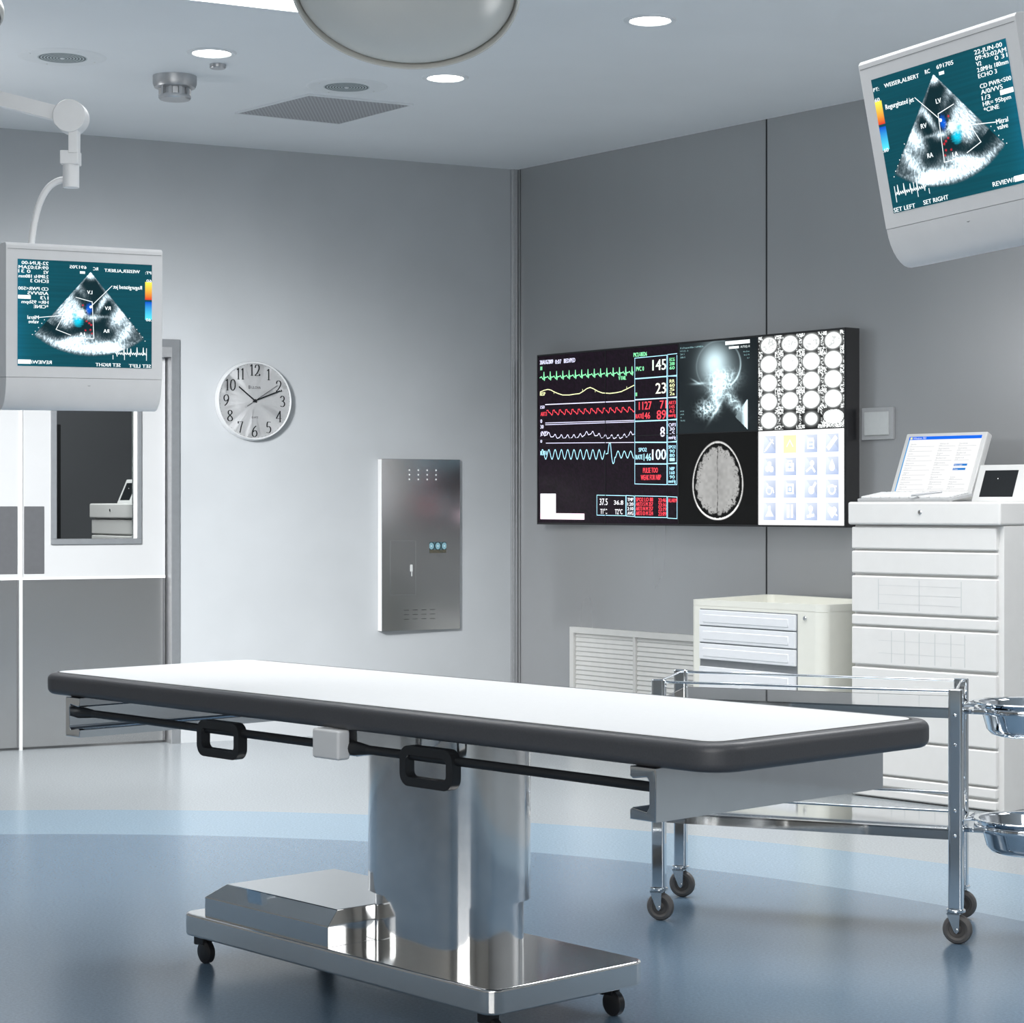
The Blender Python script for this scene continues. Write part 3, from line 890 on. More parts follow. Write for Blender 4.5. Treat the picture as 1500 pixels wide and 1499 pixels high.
def lab(t, x, y, h, col, width=None, align='L', bold=0.0008):
    X, Y = dv(x, y); s.text(t, X, Y - hgt(h) / 2, hgt(h), tuple(col), None if width is None else width / 1095. * PW, align, bold=bold)
lab('20/AUG/2009', 112, 165, 34, PWH, 110); lab('0:07', 232, 160, 34, PWH, 50); lab('BED/PED', 300, 152, 34, PWH, 92)
lab('II', 116, 212, 30, GRN, 14)
pts = []
x = 112.
while x < 850:
    f = (x - 110) / 740.; y0 = 286 - 46 * f
    pts += [(x, y0), (x + 12, y0 - 8), (x + 18, y0 + 4), (x + 27, y0 + 14), (x + 31, y0 - 44), (x + 35, y0 + 20), (x + 40, y0 - 4)]
    x += 49.3
trace([p for p in pts if p[0] < 852], GRN)
lab('V FAIL', 728, 288, 30, GRN, 58); lab('PVC 0', 866, 215, 34, GRN, 58); lab('PICU-BED6', 846, 104, 32, GRN, 100)
trace([(115, 397), (145, 384), (175, 377), (200, 383), (220, 395), (255, 410), (290, 421), (340, 421), (385, 414), (420, 410), (450, 392), (480, 370), (505, 361), (530, 371), (565, 391), (600, 404), (660, 408), (710, 402), (750, 393), (790, 374), (848, 344)], YEL)
trace([(222, 393), (222, 410)], YEL, hgt(4)); trace([(446, 395), (446, 376)], YEL, hgt(4)); trace([(545, 383), (545, 397)], YEL, hgt(4)); trace([(792, 374), (792, 355)], YEL, hgt(4))
lab('RESP', 113, 414, 28, YEL, 44)
trace([(155, 497), (848, 466)], PWH)
pts = []; x = 165.
while x < 840:
    f = (x - 165) / 690.; y0 = 566 - 28 * f
    pts += [(x, y0 - 22), (x + 10, y0 - 24), (x + 16, y0 - 8), (x + 24, y0 - 6), (x + 40, y0 + 14), (x + 46, y0 + 6)]
    x += 49.3
trace(pts, RED)
lab('150', 116, 518, 26, PWH, 34); lab('ART3', 118, 572, 32, RED, 52)
trace([(155, 642), (848, 620)], PWH, hgt(5)); trace([(155, 656), (848, 632)], PWH, hgt(5))
lab('0', 116, 628, 30, PWH, 14); lab('30', 116, 672, 30, PWH, 26); lab('CVP3', 118, 725, 34, PWH, 58); lab('0', 116, 785, 28, PWH, 14)
pts = []
for k in range(120):
    x = 118 + k * 6.13; ph = (x - 118) / 49.3
    env = 752 - 30 * math.exp(-((x - 505) / 70.) ** 2) - 32 * math.exp(-((x - 850) / 60.) ** 2) - 22 * math.exp(-((x - 160) / 50.) ** 2)
    pts.append((x, env - 14 * math.sin(2 * PI * ph) + 5 * math.sin(4 * PI * ph + 1)))
trace(pts, PWH, hgt(6))
trace([(160, 801), (848, 794)], PWH, hgt(5))
pts = []
for k in range(150):
    x = 120 + k * 4.9
    if x > 850: break
    ph = ((x - 120) / 49.3) % 1.0
    y = 890 + 38 * (-math.sin(2 * PI * ph) * (1.0 if x < 630 else 0.72))
    if 622 < x < 700:
        y = float(np.interp(x, [622, 645, 652, 664, 676, 682, 692, 700], [888, 880, 800, 800, 930, 960, 960, 900]))
    pts.append((x, y))
trace(pts, CYN); lab('PLETH', 116, 880, 34, CYN, 52)
rowsA = [(130, 105), (295, 275), (460, 445), (630, 620), (795, 795), (965, 965), (1125, 1130)]
for i in range(6):
    for (xa, xb, da, db) in ((855, 1106, 0, 0), (1112, 1185, -7, -12)):
        trace([(xa, rowsA[i][0] if xa < 900 else rowsA[i][1] + da + 3), (xb, rowsA[i][1] + (db if xa > 900 else 0))], CYN if i != 2 else PWH, hgt(5))
        trace([(xa, rowsA[i + 1][0] - 4 if xa < 900 else rowsA[i + 1][1] - 4), (xb, rowsA[i + 1][1] - 4)], CYN, hgt(5))
    for xa in (855, 1106, 1112, 1185):
        f = 0 if xa < 900 else 1
        trace([(xa, rowsA[i][f] + 2), (xa, rowsA[i + 1][f] - 6)], CYN, hgt(5))
lab('145', 1100, 176, 82, (0.85, 1.0, 0.88), 100, 'R', 0.0015); lab('23', 1100, 362, 82, (1.0, 1.0, 0.85), 76, 'R', 0.0015)
lab('II', 862, 415, 28, GRN, 10)
lab('1127', 986, 500, 62, RED, 94, 'R', 0.0012); lab('71', 1102, 492, 62, RED, 46, 'R', 0.0012); lab('RATE', 862, 588, 34, RED, 52); lab('146', 975, 580, 50, RED, 54, 'R'); lab('89', 1100, 572, 70, RED, 68, 'R', 0.0012)
lab('8', 1090, 708, 76, (0.95, 0.95, 1.1), 32, 'R', 0.0015)
lab('100', 1100, 886, 82, (0.8, 0.98, 1.1), 102, 'R', 0.0015); lab('146', 982, 908, 56, CYN, 54, 'R'); lab('RATE', 862, 910, 36, CYN, 52); lab('SPO2', 886, 852, 30, CYN, 60)
lab('PULSE TOO', 920, 1014, 40, RED, 110); lab('WEAK FOR NBP', 903, 1070, 40, RED, 150)
for i, (ws, c_) in enumerate((('ECG|200|60', GRN), ('RR|60|5|2a', YEL), ('ART3|145|62|mmHg', RED), ('CVP3|30|-5|mmHg', PWH), ('SPO2|90|80|1', CYN), ('NBP|160|90|mmHg', CYN))):
    for k, w_ in enumerate(ws.split('|')):
        lab(w_, 1148, rowsA[i][1] + 34 + k * 33, 25, c_, 52 if len(w_) > 3 else 36, 'C', 0.0006)
for (xa, xb, ya, yb) in ((558, 784, 1210, 1368), (788, 850, 1212, 1374), (856, 1106, 1215, 1382), (1112, 1186, 1220, 1390)):
    trace([(xa, ya), (xb, ya + 4), (xb, yb + 4), (xa, yb), (xa, ya)], CYN, hgt(5))
lab('37.5', 580, 1262, 52, WH, 62); lab('36.8', 692, 1268, 34, WH, 72); lab('T1\u00b0C', 586, 1338, 40, WH, 52); lab('T2\u00b0C', 700, 1340, 40, WH, 58)
for k, w_ in enumerate(('TMP', '1:20', '2:10', 'AVG')): lab(w_, 820, 1244 + k * 36, 26, WH, 44, 'C')
for k, (w_, h_) in enumerate((('SPO2 LO 88', '23:46'), ('ART3 S M 257', '23:16'), ('ART3 N M 257', '23:19'), ('ART3 D M 224', '23:09'))):
    lab(w_, 864, 1244 + k * 36, 30, RED, 128, bold=0.001); lab(h_, 1100, 1248 + k * 36, 30, RED, 56, 'R', 0.001)
lab('ALARM', 1116, 1250, 30, RED, 64)
s.poly([dv(116, 1388), dv(236, 1388), dv(236, 1200), dv(116, 1200)], (1.2, 1.2, 1.25))
s.poly([dv(116, 1400), dv(460, 1404), dv(460, 1356), dv(116, 1352)], (1.25, 0.95, 1.1), 0.0009)
s.build('vital_signs_screen', M['wall_screen'], VWL, panel_loc(cw, DH / 2))

def upanel(nx, ny):
    x, y = np.meshgrid(np.linspace(0, 1, nx), np.linspace(0, 1, ny))
    return x, y
# skull x-ray (column 3, upper): profile facing left
x, y = upanel(150, 130)
n1 = vnoise(x * 26, y * 26, 3); n2 = vnoise(x * 60, y * 60, 4)
rid = 1 - np.abs(2 * n1 - 1); rid2 = 1 - np.abs(2 * n2 - 1); fil = np.clip(rid ** 4 * 1.2 + rid2 ** 5 * 0.8, 0, 1.4)
v = 0.012 + 0.02 * vnoise(x * 3, y * 3, 9)
v += 0.72 * gauss(x, y, 0.46, 0.23, 0.15, 0.17) + 0.22 * gauss(x, y, 0.50, 0.33, 0.24, 0.22)
dome = np.hypot((x - 0.51) / 0.28, (y - 0.27) / 0.27)
v += np.exp(-((dome - 1.0) / 0.03) ** 2) * np.where(x > 0.6, 0.75 * np.clip(y * 2.2, 0, 1) * (y < 0.50), 0.10)
v += gauss(x, y, 0.57, 0.42, 0.14, 0.08) * (0.35 + 0.9 * fil)
v += gauss(x, y, 0.53, 0.52, 0.12, 0.07) * (0.35 + 0.9 * fil)
v += gauss(x, y, 0.48, 0.63, 0.06, 0.10) * (0.6 + 0.6 * fil)
v += gauss(x, y, 0.27, 0.455, 0.08, 0.012) * 0.55 + gauss(x, y, 0.22, 0.43, 0.05, 0.008, 0.5) * 0.4
v += gauss(x, y, 0.37, 0.74, 0.10, 0.075) * (0.15 + 1.25 * fil)
v += gauss(x, y, 0.50, 0.74, 0.13, 0.014, -0.95) * 0.6
v += gauss(x, y, 0.70, 0.68, 0.14, 0.05, 0.80) * (0.25 + 0.8 * fil)
wedge = (x > 0.80 - 0.5 * np.clip(y - 0.70, 0, .2) ) * (x < 0.875) * (y > 0.66 + (0.875 - x) * 1.1) * (y < 0.98 - (0.875 - x) * 0.9)
v += wedge * np.clip((x - 0.78) * 14, 0.25, 1.2)
v = np.clip(v, 0, 1.25)[..., None]
img = v ** 1.25 * np.array([0.75, 0.98, 1.05]) + np.array([0.0015, 0.004, 0.006])
s = Screen(); w_, h_ = cw - 2 * g, rh - 2 * g
s.grid(-w_ / 2, w_ / 2, -h_ / 2, h_ / 2, img)
for x0_, x1_, y0_, y1_ in ((0.60, 0.905, 0.015, 0.055), (0.645, 0.77, 0.075, 0.10)):
    s.rect(-w_ / 2 + x0_ * w_, -w_ / 2 + x1_ * w_, h_ / 2 - y1_ * h_, h_ / 2 - y0_ * h_, (0.95, 1.0, 1.0))
tg = tuple(np.array(srgb(150, 190, 195)))
s.text('AUTO(2) 10', -w_ / 2 + 0.79 * w_, h_ / 2 - 0.098 * h_, 0.009, (0.9, 1, 1), width=0.115 * w_)
for k, t in enumerate(('R L/0 speed Bilat / LAMBDA', '111.5 -1', '24 1', '30:1')): s.text(t, -w_ / 2 + 0.02 * w_, h_ / 2 - (0.055 + k * 0.035) * h_, 0.007, tg, width=(0.30, 0.1, 0.05, 0.06)[k] * w_)
for k, t in enumerate(('40 x 53 cm', 'Ser 2 / 10', 'Im 1')): s.text(t, -w_ / 2 + 0.90 * w_, h_ / 2 - (0.15 + k * 0.035) * h_, 0.006, tg, align='R')
for k, t in enumerate(('kV 120', 'mA 80', '92', 'Thk 10.0')): s.text(t, -w_ / 2 + 0.02 * w_, h_ / 2 - (0.76 + k * 0.035) * h_, 0.006, tg)
s.build('skull_scan_screen', M['wall_screen'], VWL, panel_loc(2.5 * cw, 1.5 * rh))

# brain slice (column 3, lower)
x, y = upanel(190, 160)
X = (x - 0.50) * cw; Y = (0.52 - y) * rh
taper = 1 - 0.22 * np.clip(Y / 0.17, -1, 1)
rx = 0.165 * np.sqrt(taper) * 1.0; ry = 0.178
rr = np.hypot(X / rx, Y / ry); th = np.arctan2(Y, X)
n3 = vnoise(X * 70 + 50, Y * 70 + 50, 21); n4 = vnoise(X * 160 + 80, Y * 160 + 80, 22)
inner = 0.855 + 0.035 * np.sin(th * 17 + 3 * n3) * (n3 > .3)
br = np.where(rr < inner, 0.30 + 0.08 * n3 - 0.05 * gauss(X, Y, 0, 0, 0.05, 0.10) * 1.0, 0.0)
br *= np.clip((inner - rr) * 30, 0, 1)
sulc = np.abs(np.sin(th * 13 + 6 * n3 + rr * 3)) < 0.16
br = np.where(sulc & (rr > 0.62 + 0.14 * n4) & (rr < inner), 0.05, br)
mid = np.abs(X - 0.002 * np.sin(Y * 60)) < 0.0022
br = np.where(mid & (rr < inner), np.where(np.abs(Y) > 0.09, 0.02, 0.14), br)
br += np.where((rr > 0.945) & (rr < 1.0), 0.50 + 0.12 * n4 + 0.35 * (Y < -0.11), 0) * np.clip((1.0 - rr) * 45, 0, 1)
img = br[..., None] * np.array([1.0, 1.0, 0.98]) + 0.0012
s = Screen(); s.grid(-w_ / 2, w_ / 2, -h_ / 2, h_ / 2, img)
s.build('brain_scan_screen', M['wall_screen'], VWL, panel_loc(2.5 * cw, 0.5 * rh))

# CT contact sheet (column 4, upper)
x, y = upanel(200, 170)
gx, gy = x * 4, y * 5
ix, iy = np.floor(np.clip(gx, 0, 3.999)), np.floor(np.clip(gy, 0, 4.999))
fx, fy = gx - ix - 0.5, gy - iy - 0.5
n5 = vnoise(x * 60, y * 60, 31); n6 = vnoise(x * 120, y * 120, 33)
rad = np.where(iy < 1, 0.40, np.where(iy < 3, 0.42, np.where(iy < 4, 0.42, 0.40 - 0.045 * ix)))
r5 = np.hypot(fx * 1.04, fy / 1.12 * 1.02)
v = np.where(r5 < rad, 1.15, 0.0)
v = np.clip(v * np.clip((rad - r5) * 14, 0, 1) + 0.25 * np.exp(-np.clip(r5 - rad, 0, 1) / 0.05), 0, 1.2)
v = np.where((iy < 1) & (r5 < rad * 0.82) & (n5 > 0.62), 0.55, v)
v = np.where((iy == 1) & (r5 < rad * 0.5) & (n5 > 0.8), 0.6, v)
corner = (np.abs(fx) > 0.30) & (np.abs(fy) > 0.30) & (r5 > rad + 0.02)
v = np.where(corner & (n6 > 0.42), 0.9, v)
v = np.where((np.abs(fx) > 0.44) & (n6 > 0.55), 0.8, v)
last = (ix == 3) & (iy == 4)
r6 = np.hypot((fx - 0.02) / 0.46, (fy + 0.08) / 0.36)
v = np.where(last, np.where(r6 < 1, np.where(np.abs(r6 - .9) < .04, 0.5, 1.1 - 0.25 * (n5 > .6)), np.where((fy > 0.1) & (n6 > 0.4), 0.85, 0.05)), v)
img = v[..., None] * np.array([1.0, 1.04, 1.03]) + 0.006
s = Screen(); s.grid(-w_ / 2, w_ / 2, -h_ / 2, h_ / 2, img)
s.build('scan_sheet_screen', M['wall_screen'], VWL, panel_loc(3.5 * cw, 1.5 * rh))

# icon board (column 4, lower)
s = Screen(); s.grid(-w_ / 2, w_ / 2, -h_ / 2, h_ / 2, np.full((2, 2, 3), 1.1))
WHI = (1.15, 1.15, 1.18)
def disc(cx, cy, r, col, n=18, L=0.0012): s.poly([(cx + r * math.cos(2 * PI * k / n), cy + r * math.sin(2 * PI * k / n)) for k in range(n)], col, L)
def arc(cx, cy, r, a0, a1, w, col=WHI, L=0.0012): s.line([(cx + r * math.cos(R(a0 + (a1 - a0) * k / 14)), cy + r * math.sin(R(a0 + (a1 - a0) * k / 14))) for k in range(15)], w, col, L)
for iy_ in range(4):
    for ix_ in range(4):
        cx = -w_ / 2 + w_ * (0.135 + 0.243 * ix_); cy = h_ / 2 - h_ * (0.145 + 0.237 * iy_)
        hx, hy = 0.038, 0.038
        N_ = 12
        gxx, gyy = np.meshgrid(np.linspace(0, 1, N_), np.linspace(0, 1, N_))
        base_ = np.array(srgb(214, 222, 236)) * (1 - (0.55 * np.clip(gyy * .8 + gxx * .5 - .25, 0, 1))[..., None]) + np.array(srgb(90, 122, 180)) * (0.55 * np.clip(gyy * .8 + gxx * .5 - .25, 0, 1))[..., None]
        yellow = (iy_ == 0 and ix_ == 1)
        if yellow: base_ = np.array([1.0, 0.93, 0.42]) * np.ones((N_, N_, 1))
        up = (gxx + (1 - gyy) > 1.15)
        img = np.where(up[..., None] & (not yellow), base_ * 0.86, base_) * 1.05
        s.grid(cx - hx, cx + hx, cy - hy, cy + hy, img, 0.0006)
        k = iy_ * 4 + ix_
        q = 0.0085
        if k == 0: s.line([(cx - .022, cy - .022), (cx + .018, cy + .018)], q, WHI, 0.0012); s.line([(cx + .004, cy + .024), (cx + .024, cy + .004)], .004, WHI, .0012); s.line([(cx - .03, cy - .03), (cx - .02, cy - .02)], .003, WHI, .0012)
        elif k == 1: s.line([(cx - .018, cy - .01), (cx, cy + .016), (cx + .018, cy - .01)], .005, (1.1, 1.1, .95), .0012)
        elif k == 2: s.box(cx - .016, cx + .016, cy - .02, cy + .012, .006, WHI, .0012); s.line([(cx - .008, cy - .004), (cx + .008, cy - .004)], .006, WHI, .0012); s.line([(cx - .012, cy + .02), (cx + .012, cy + .02)], .007, WHI, .0012)
        elif k == 3: s.line([(cx - .018, cy - .018), (cx + .018, cy + .018)], .02, WHI, .0012); disc(cx - .018, cy - .018, .01, WHI); disc(cx + .018, cy + .018, .01, WHI)
        elif k == 4: disc(cx - .012, cy - .008, .013, WHI); disc(cx + .012, cy - .01, .013, WHI); disc(cx, cy + .012, .012, WHI)
        elif k == 5: s.rect(cx - .024, cx + .024, cy - .02, cy + .014, WHI, .0012); s.box(cx - .011, cx + .011, cy + .012, cy + .024, .005, WHI, .0012); s.line([(cx, cy - .012), (cx, cy + .006)], .005, srgb(170, 190, 225), .0016); s.line([(cx - .009, cy - .003), (cx + .009, cy - .003)], .005, srgb(170, 190, 225), .0016)
        elif k == 6: disc(cx + .008, cy + .012, .012, WHI); s.line([(cx - .022, cy - .02), (cx + .006, cy - .002), (cx + .022, cy - .022)], .009, WHI, .0012)
        elif k == 7: disc(cx, cy - .006, .016, WHI); s.poly([(cx - .015, cy), (cx + .015, cy), (cx, cy + .028)], WHI, .0012)
        elif k == 8: arc(cx - .002, cy - .006, .016, 0, 360, .005); s.line([(cx - .014, cy + .022), (cx - .004, cy + .006), (cx + .018, cy + .004), (cx + .026, cy - .014)], .006, WHI, .0012)
        elif k == 9: s.rect(cx - .022, cx + .022, cy - .022, cy + .022, WHI, .0012); s.box(cx - .010, cx + .010, cy - .012, cy + .008, .005, srgb(160, 185, 225), .0016)
        elif k == 10: disc(cx + .004, cy - .006, .017, WHI); s.line([(cx + .01, cy), (cx + .026, cy + .022)], .012, WHI, .0012)
        elif k == 11: arc(cx, cy - .004, .018, 0, 360, .007); s.rect(cx - .026, cx + .026, cy + .006, cy + .012, WHI, .0012)
        elif k == 12: s.poly([(cx - .024, cy - .022), (cx + .024, cy - .022), (cx + .007, cy + .004), (cx - .007, cy + .004)], WHI, .0012); s.rect(cx - .007, cx + .007, cy, cy + .024, WHI, .0014)
        elif k == 13: s.line([(cx - .010, cy - .020), (cx - .010, cy + .022)], .014, WHI, .0012); s.line([(cx + .012, cy - .020), (cx + .012, cy + .022)], .014, WHI, .0012)
        elif k == 14: disc(cx, cy + .012, .013, WHI); s.line([(cx - .016, cy - .02), (cx + .014, cy - .016)], .012, WHI, .0012); s.line([(cx, cy), (cx - .004, cy - .02)], .01, WHI, .0012)
        else: disc(cx - .010, cy + .006, .014, WHI); disc(cx + .012, cy + .006, .014, WHI); s.poly([(cx - .023, cy + .001), (cx, cy - .028), (cx + .025, cy + .001)], WHI, .0013); s.line([(cx + .01, cy - .006), (cx + .028, cy - .016)], .006, WHI, .0014)
s.build('icon_screen', M['wall_screen'], VWL, panel_loc(3.5 * cw, 0.5 * rh))
b = MB()
for x in (cw, 2 * cw, 3 * cw): b.box(x - 0.0018, x + 0.0018, -DT - 0.0016, -DT + 0.003, 0, DH)
b.box(0, DW, -DT - 0.0016, -DT + 0.003, rh - 0.0018, rh + 0.0018)
b.box(-0.006, DW + 0.006, -DT - 0.002, -DT + 0.003, -0.006, 0.0015); b.box(-0.006, DW + 0.006, -DT - 0.002, -DT + 0.003, DH - 0.0015, DH + 0.006)
b.box(-0.006, 0.0015, -DT - 0.002, -DT + 0.003, 0, DH); b.box(DW - 0.0015, DW + 0.006, -DT - 0.002, -DT + 0.003, 0, DH)
b.build('bezel', M['gap'], VWL, smooth=False)

# ------------------------------------------------------------------ left wall: clock and steel panel
CK = thing('wall_clock', 'round silver wall clock with black numerals on the left wall', 'clock'); CK.matrix_local = LW(1.404, 1.597)
CR = 0.180
b = MB(); Tf = Matrix.Rotation(PI / 2, 4, 'X')
b.lathe([(0.0, 0.0), (CR + 0.002, 0.0), (CR + 0.007, 0.006), (CR + 0.007, 0.022), (CR + 0.004, 0.036), (CR + 0.001, 0.043), (CR - 0.003, 0.042), (CR - 0.004, 0.036)], 96, T=Tf); b.build('clock_case', M['clockface'], CK)
b = MB(); b.lathe([(0.0, 0.0365), (CR - 0.003, 0.0365)], 96, T=Tf); dial = b.build('dial', M['clockface'], CK, smooth=False)
# numerals: thick-and-thin strokes with small feet
GL = {
 '0': [[(0.5, 1), (0.2, 0.9), (0.08, 0.65), (0.06, 0.45), (0.14, 0.15), (0.4, 0), (0.62, 0.02), (0.86, 0.2), (0.94, 0.5), (0.88, 0.8), (0.7, 0.97), (0.5, 1)]],
 '1': [[(0.25, 0.88), (0.52, 1.0), (0.52, 0.0)], [(0.25, 0.0), (0.8, 0.0)]],
 '2': [[(0.08, 0.75), (0.15, 0.92), (0.4, 1.0), (0.7, 0.95), (0.84, 0.76), (0.75, 0.52), (0.4, 0.2), (0.08, 0.0), (0.88, 0.0), (0.93, 0.12)]],
 '3': [[(0.12, 0.86), (0.4, 1.0), (0.72, 0.92), (0.78, 0.72), (0.62, 0.56), (0.38, 0.52), (0.66, 0.48), (0.86, 0.3), (0.78, 0.1), (0.5, 0.0), (0.12, 0.06)]],
 '4': [[(0.72, 0.0), (0.72, 1.0), (0.05, 0.32), (0.97, 0.32)], [(0.5, 0.0), (0.92, 0.0)]],
 '5': [[(0.85, 1.0), (0.32, 1.0), (0.22, 0.58), (0.55, 0.6), (0.8, 0.48), (0.86, 0.3), (0.76, 0.1), (0.5, 0.0), (0.1, 0.03)]],
 '6': [[(0.75, 1.0), (0.42, 0.82), (0.16, 0.52), (0.1, 0.25), (0.25, 0.04), (0.5, 0.0), (0.8, 0.1), (0.9, 0.3), (0.78, 0.52), (0.52, 0.58), (0.2, 0.44)]],
 '7': [[(0.1, 0.86), (0.1, 1.0), (0.88, 1.0), (0.6, 0.5), (0.42, 0.0)]],
 '8': [[(0.5, 0.54), (0.2, 0.7), (0.22, 0.9), (0.5, 1.0), (0.78, 0.9), (0.8, 0.72), (0.5, 0.54), (0.12, 0.3), (0.16, 0.08), (0.5, 0.0), (0.84, 0.08), (0.88, 0.28), (0.5, 0.54)]],
 '9': [[(0.25, 0.0), (0.58, 0.18), (0.84, 0.48), (0.9, 0.75), (0.75, 0.96), (0.5, 1.0), (0.2, 0.9), (0.1, 0.7), (0.22, 0.48), (0.48, 0.42), (0.8, 0.56)]],
}
b = MB()
def smooth_pts(pts, n=4):
    if len(pts) < 4: return pts
    out = []
    for i in range(len(pts) - 1):
        p0, p1, p2, p3 = pts[max(i - 1, 0)], pts[i], pts[i + 1], pts[min(i + 2, len(pts) - 1)]
        for k in range(n):
            t = k / n
            out.append(tuple(0.5 * ((2 * p1[d]) + (-p0[d] + p2[d]) * t + (2 * p0[d] - 5 * p1[d] + 4 * p2[d] - p3[d]) * t * t + (-p0[d] + 3 * p1[d] - 3 * p2[d] + p3[d]) * t ** 3) for d in (0, 1)))
    return out + [pts[-1]]
def glyph(ch, x, z, w, h):
    for st in GL[ch]:
        pts = st if ch in '147' else smooth_pts(st)
        P_ = [(x + p[0] * w, z + p[1] * h) for p in pts]
        for i in range(len(P_) - 1):
            dx, dz = P_[i + 1][0] - P_[i][0], P_[i + 1][1] - P_[i][1]
            l = math.hypot(dx, dz) or 1e-9
            wd = 0.0019 + 0.0042 * abs(dz) / l
            ex, ez = dx / l * wd * .3, dz / l * wd * .3
            nx, nz = -dz / l * wd / 2, dx / l * wd / 2
            a, c = P_[i], P_[i + 1]
            y = -0.0370 - 0.00002 * (i % 4)
            b.add([(a[0] - ex + nx, y, a[1] - ez + nz), (a[0] - ex - nx, y, a[1] - ez - nz), (c[0] + ex - nx, y, c[1] + ez - nz), (c[0] + ex + nx, y, c[1] + ez + nz)], [(0, 1, 2, 3)])
NH, NWD = 0.050, 0.030
for hr in range(1, 13):
    a = R(90 - 30 * hr); cx, cz = 0.140 * math.cos(a), 0.144 * math.sin(a)
    st = str(hr); w = NWD * len(st) * (0.92 if len(st) > 1 else 1) * (0.8 if hr == 11 else 1)
    x = cx - w / 2
    b = MB()
    for ch in st: glyph(ch, x, cz - NH / 2, w / len(st) * 0.92, NH); x += w / len(st)
    b.build('numeral', M['ink'], dial, smooth=False)
b = MB()
def tx(bb, t, cx, cz, h, width, y=-0.0372):
    v, f = text_geo(t); xs = [p[0] for p in v]; k = width / (max(xs) - min(xs)); m = (max(xs) + min(xs)) / 2
    bb.add([(cx + (p[0] - m) * k, y, cz + p[1] * h / 0.7) for p in v], f)
tx(b, 'B', -0.026, 0.056, 0.016, 0.010); tx(b, 'ULOVA', 0.006, 0.056, 0.0125, 0.046); b.build('lettering', M['ink'], dial, smooth=False); b = MB(); tx(b, 'QUARTZ', 0, -0.082, 0.008, 0.032)
b.build('lettering', M['ink'], dial, smooth=False)
b = MB()

b = MB()
for k in range(60):
    a = R(6 * k); r0, r1 = 0.1715, 0.174
    w = R(0.25)
    b.add([(r0 * math.cos(a - w), -0.037, r0 * math.sin(a - w)), (r1 * math.cos(a - w), -0.037, r1 * math.sin(a - w)), (r1 * math.cos(a + w), -0.037, r1 * math.sin(a + w)), (r0 * math.cos(a + w), -0.037, r0 * math.sin(a + w))], [(0, 1, 2, 3)])
b.build('minute_marking', M['ink'], dial, smooth=False)
def hand(name, ang, l, tail, w0, w1, y):
    b = MB(); d = Vector((math.cos(R(ang)), 0, math.sin(R(ang)))); n2 = Vector((-d.z, 0, d.x))
    q = [d * -tail + n2 * w0 / 2, d * -tail - n2 * w0 / 2, d * l - n2 * w1 / 2, d * l + n2 * w1 / 2]
    b.add([(v.x, y, v.z) for v in q] + [(v.x, y - 0.001, v.z) for v in q], [(3, 2, 1, 0), (4, 5, 6, 7), (0, 1, 5, 4), (1, 2, 6, 5), (2, 3, 7, 6), (3, 0, 4, 7)])
    b.build(name, M['ink'], CK, smooth=False)
hand('hour_hand', 141, 0.103, 0.012, 0.007, 0.006, -0.0385)
hand('minute_hand', 21.5, 0.135, 0.012, 0.006, 0.0065, -0.0400)
hand('second_hand', 34, 0.135, 0.048, 0.0022, 0.0018, -0.0415)
b = MB(); b.lathe([(0.0, 0.0445), (0.006, 0.0445), (0.0075, 0.043), (0.0075, 0.037)], 20, T=Tf); b.build('hand_pin', M['ink'], CK)

SP = thing('steel_control_panel', 'brushed steel control panel box mounted on the left wall', 'control panel'); SP.matrix_local = LW(0.757, 0.494) @ Matrix.Translation((0, -0.0232, 0)) @ Matrix.Rotation(R(3), 4, 'Z')
SW, SH, SD = 0.432, 0.837, 0.019
b = MB(); b.prism([(0, -SD), (SW, -SD), (SW, 0), (0, 0.0225)], 0, SH, 0.002, 2); b.build('front_plate', M['brushed'], SP)
b = MB(); b.box(-0.0012, 0.0, -SD + 0.002, 0.0215, 0.002, SH - 0.002); b.build('side_strip', M['white_pl'], SP, smooth=False)
for i in range(4):
    for j in range(3):
        b = MB(); b.lathe([(0.0, SD + 0.0022), (0.003, SD + 0.002), (0.0045, SD)], 12, T=Matrix.Translation((0.150 + i * 0.049, 0, SH - 0.054 - j * 0.0225)) @ Tf)
        b.build('stud', M['white_pl'], SP)
b = MB()
for i in range(4):
    for j in range(3):
        b.box(0.12 + i * 0.048, 0.147 + i * 0.048, -SD - 0.0006, -SD + 0.001, 0.055 + j * 0.022, 0.057 + j * 0.022)
b.build('slot_grid', M['gap'], SP, smooth=False)
b = MB()
for q in ((0.045, 0.185, 0.175, 0.176), (0.045, 0.185, 0.438, 0.439), (0.045, 0.046, 0.175, 0.439), (0.184, 0.185, 0.175, 0.439)): b.box(q[0], q[1], -SD - 0.0004, -SD + 0.001, q[2], q[3])
dr = b.build('hatch', M['alu'], SP, smooth=False)
b = MB(); b.box(0.155, 0.166, -SD - 0.006, -SD, 0.288, 0.322, 0.001, 1); b.box(0.161, 0.164, -SD - 0.003, -SD, 0.265, 0.288); b.build('latch', M['switch2'], dr)
s = Screen()
x, y = upanel(45, 30)
img = np.zeros((30, 45, 3)) + np.array(srgb(70, 100, 108))
for c_ in (0.12, 0.5, 0.88):
    d = np.hypot((x - c_) / 0.16, (y - 0.36) / 0.34)
    img = np.where((d < 1.0)[..., None], np.array(srgb(125, 165, 178)), img)
    img = np.where((np.abs(d - 1.05) < 0.16)[..., None], np.array(srgb(30, 48, 55)), img)
    img = np.where((np.hypot(x - c_, y - 0.36) < 0.04)[..., None], np.array(srgb(225, 235, 238)), img)
img = np.where((y > 0.72)[..., None], np.where(RNG.random((30, 45, 1)) > 0.55, np.array(srgb(96, 88, 72)), np.array(srgb(60, 66, 62))), img)
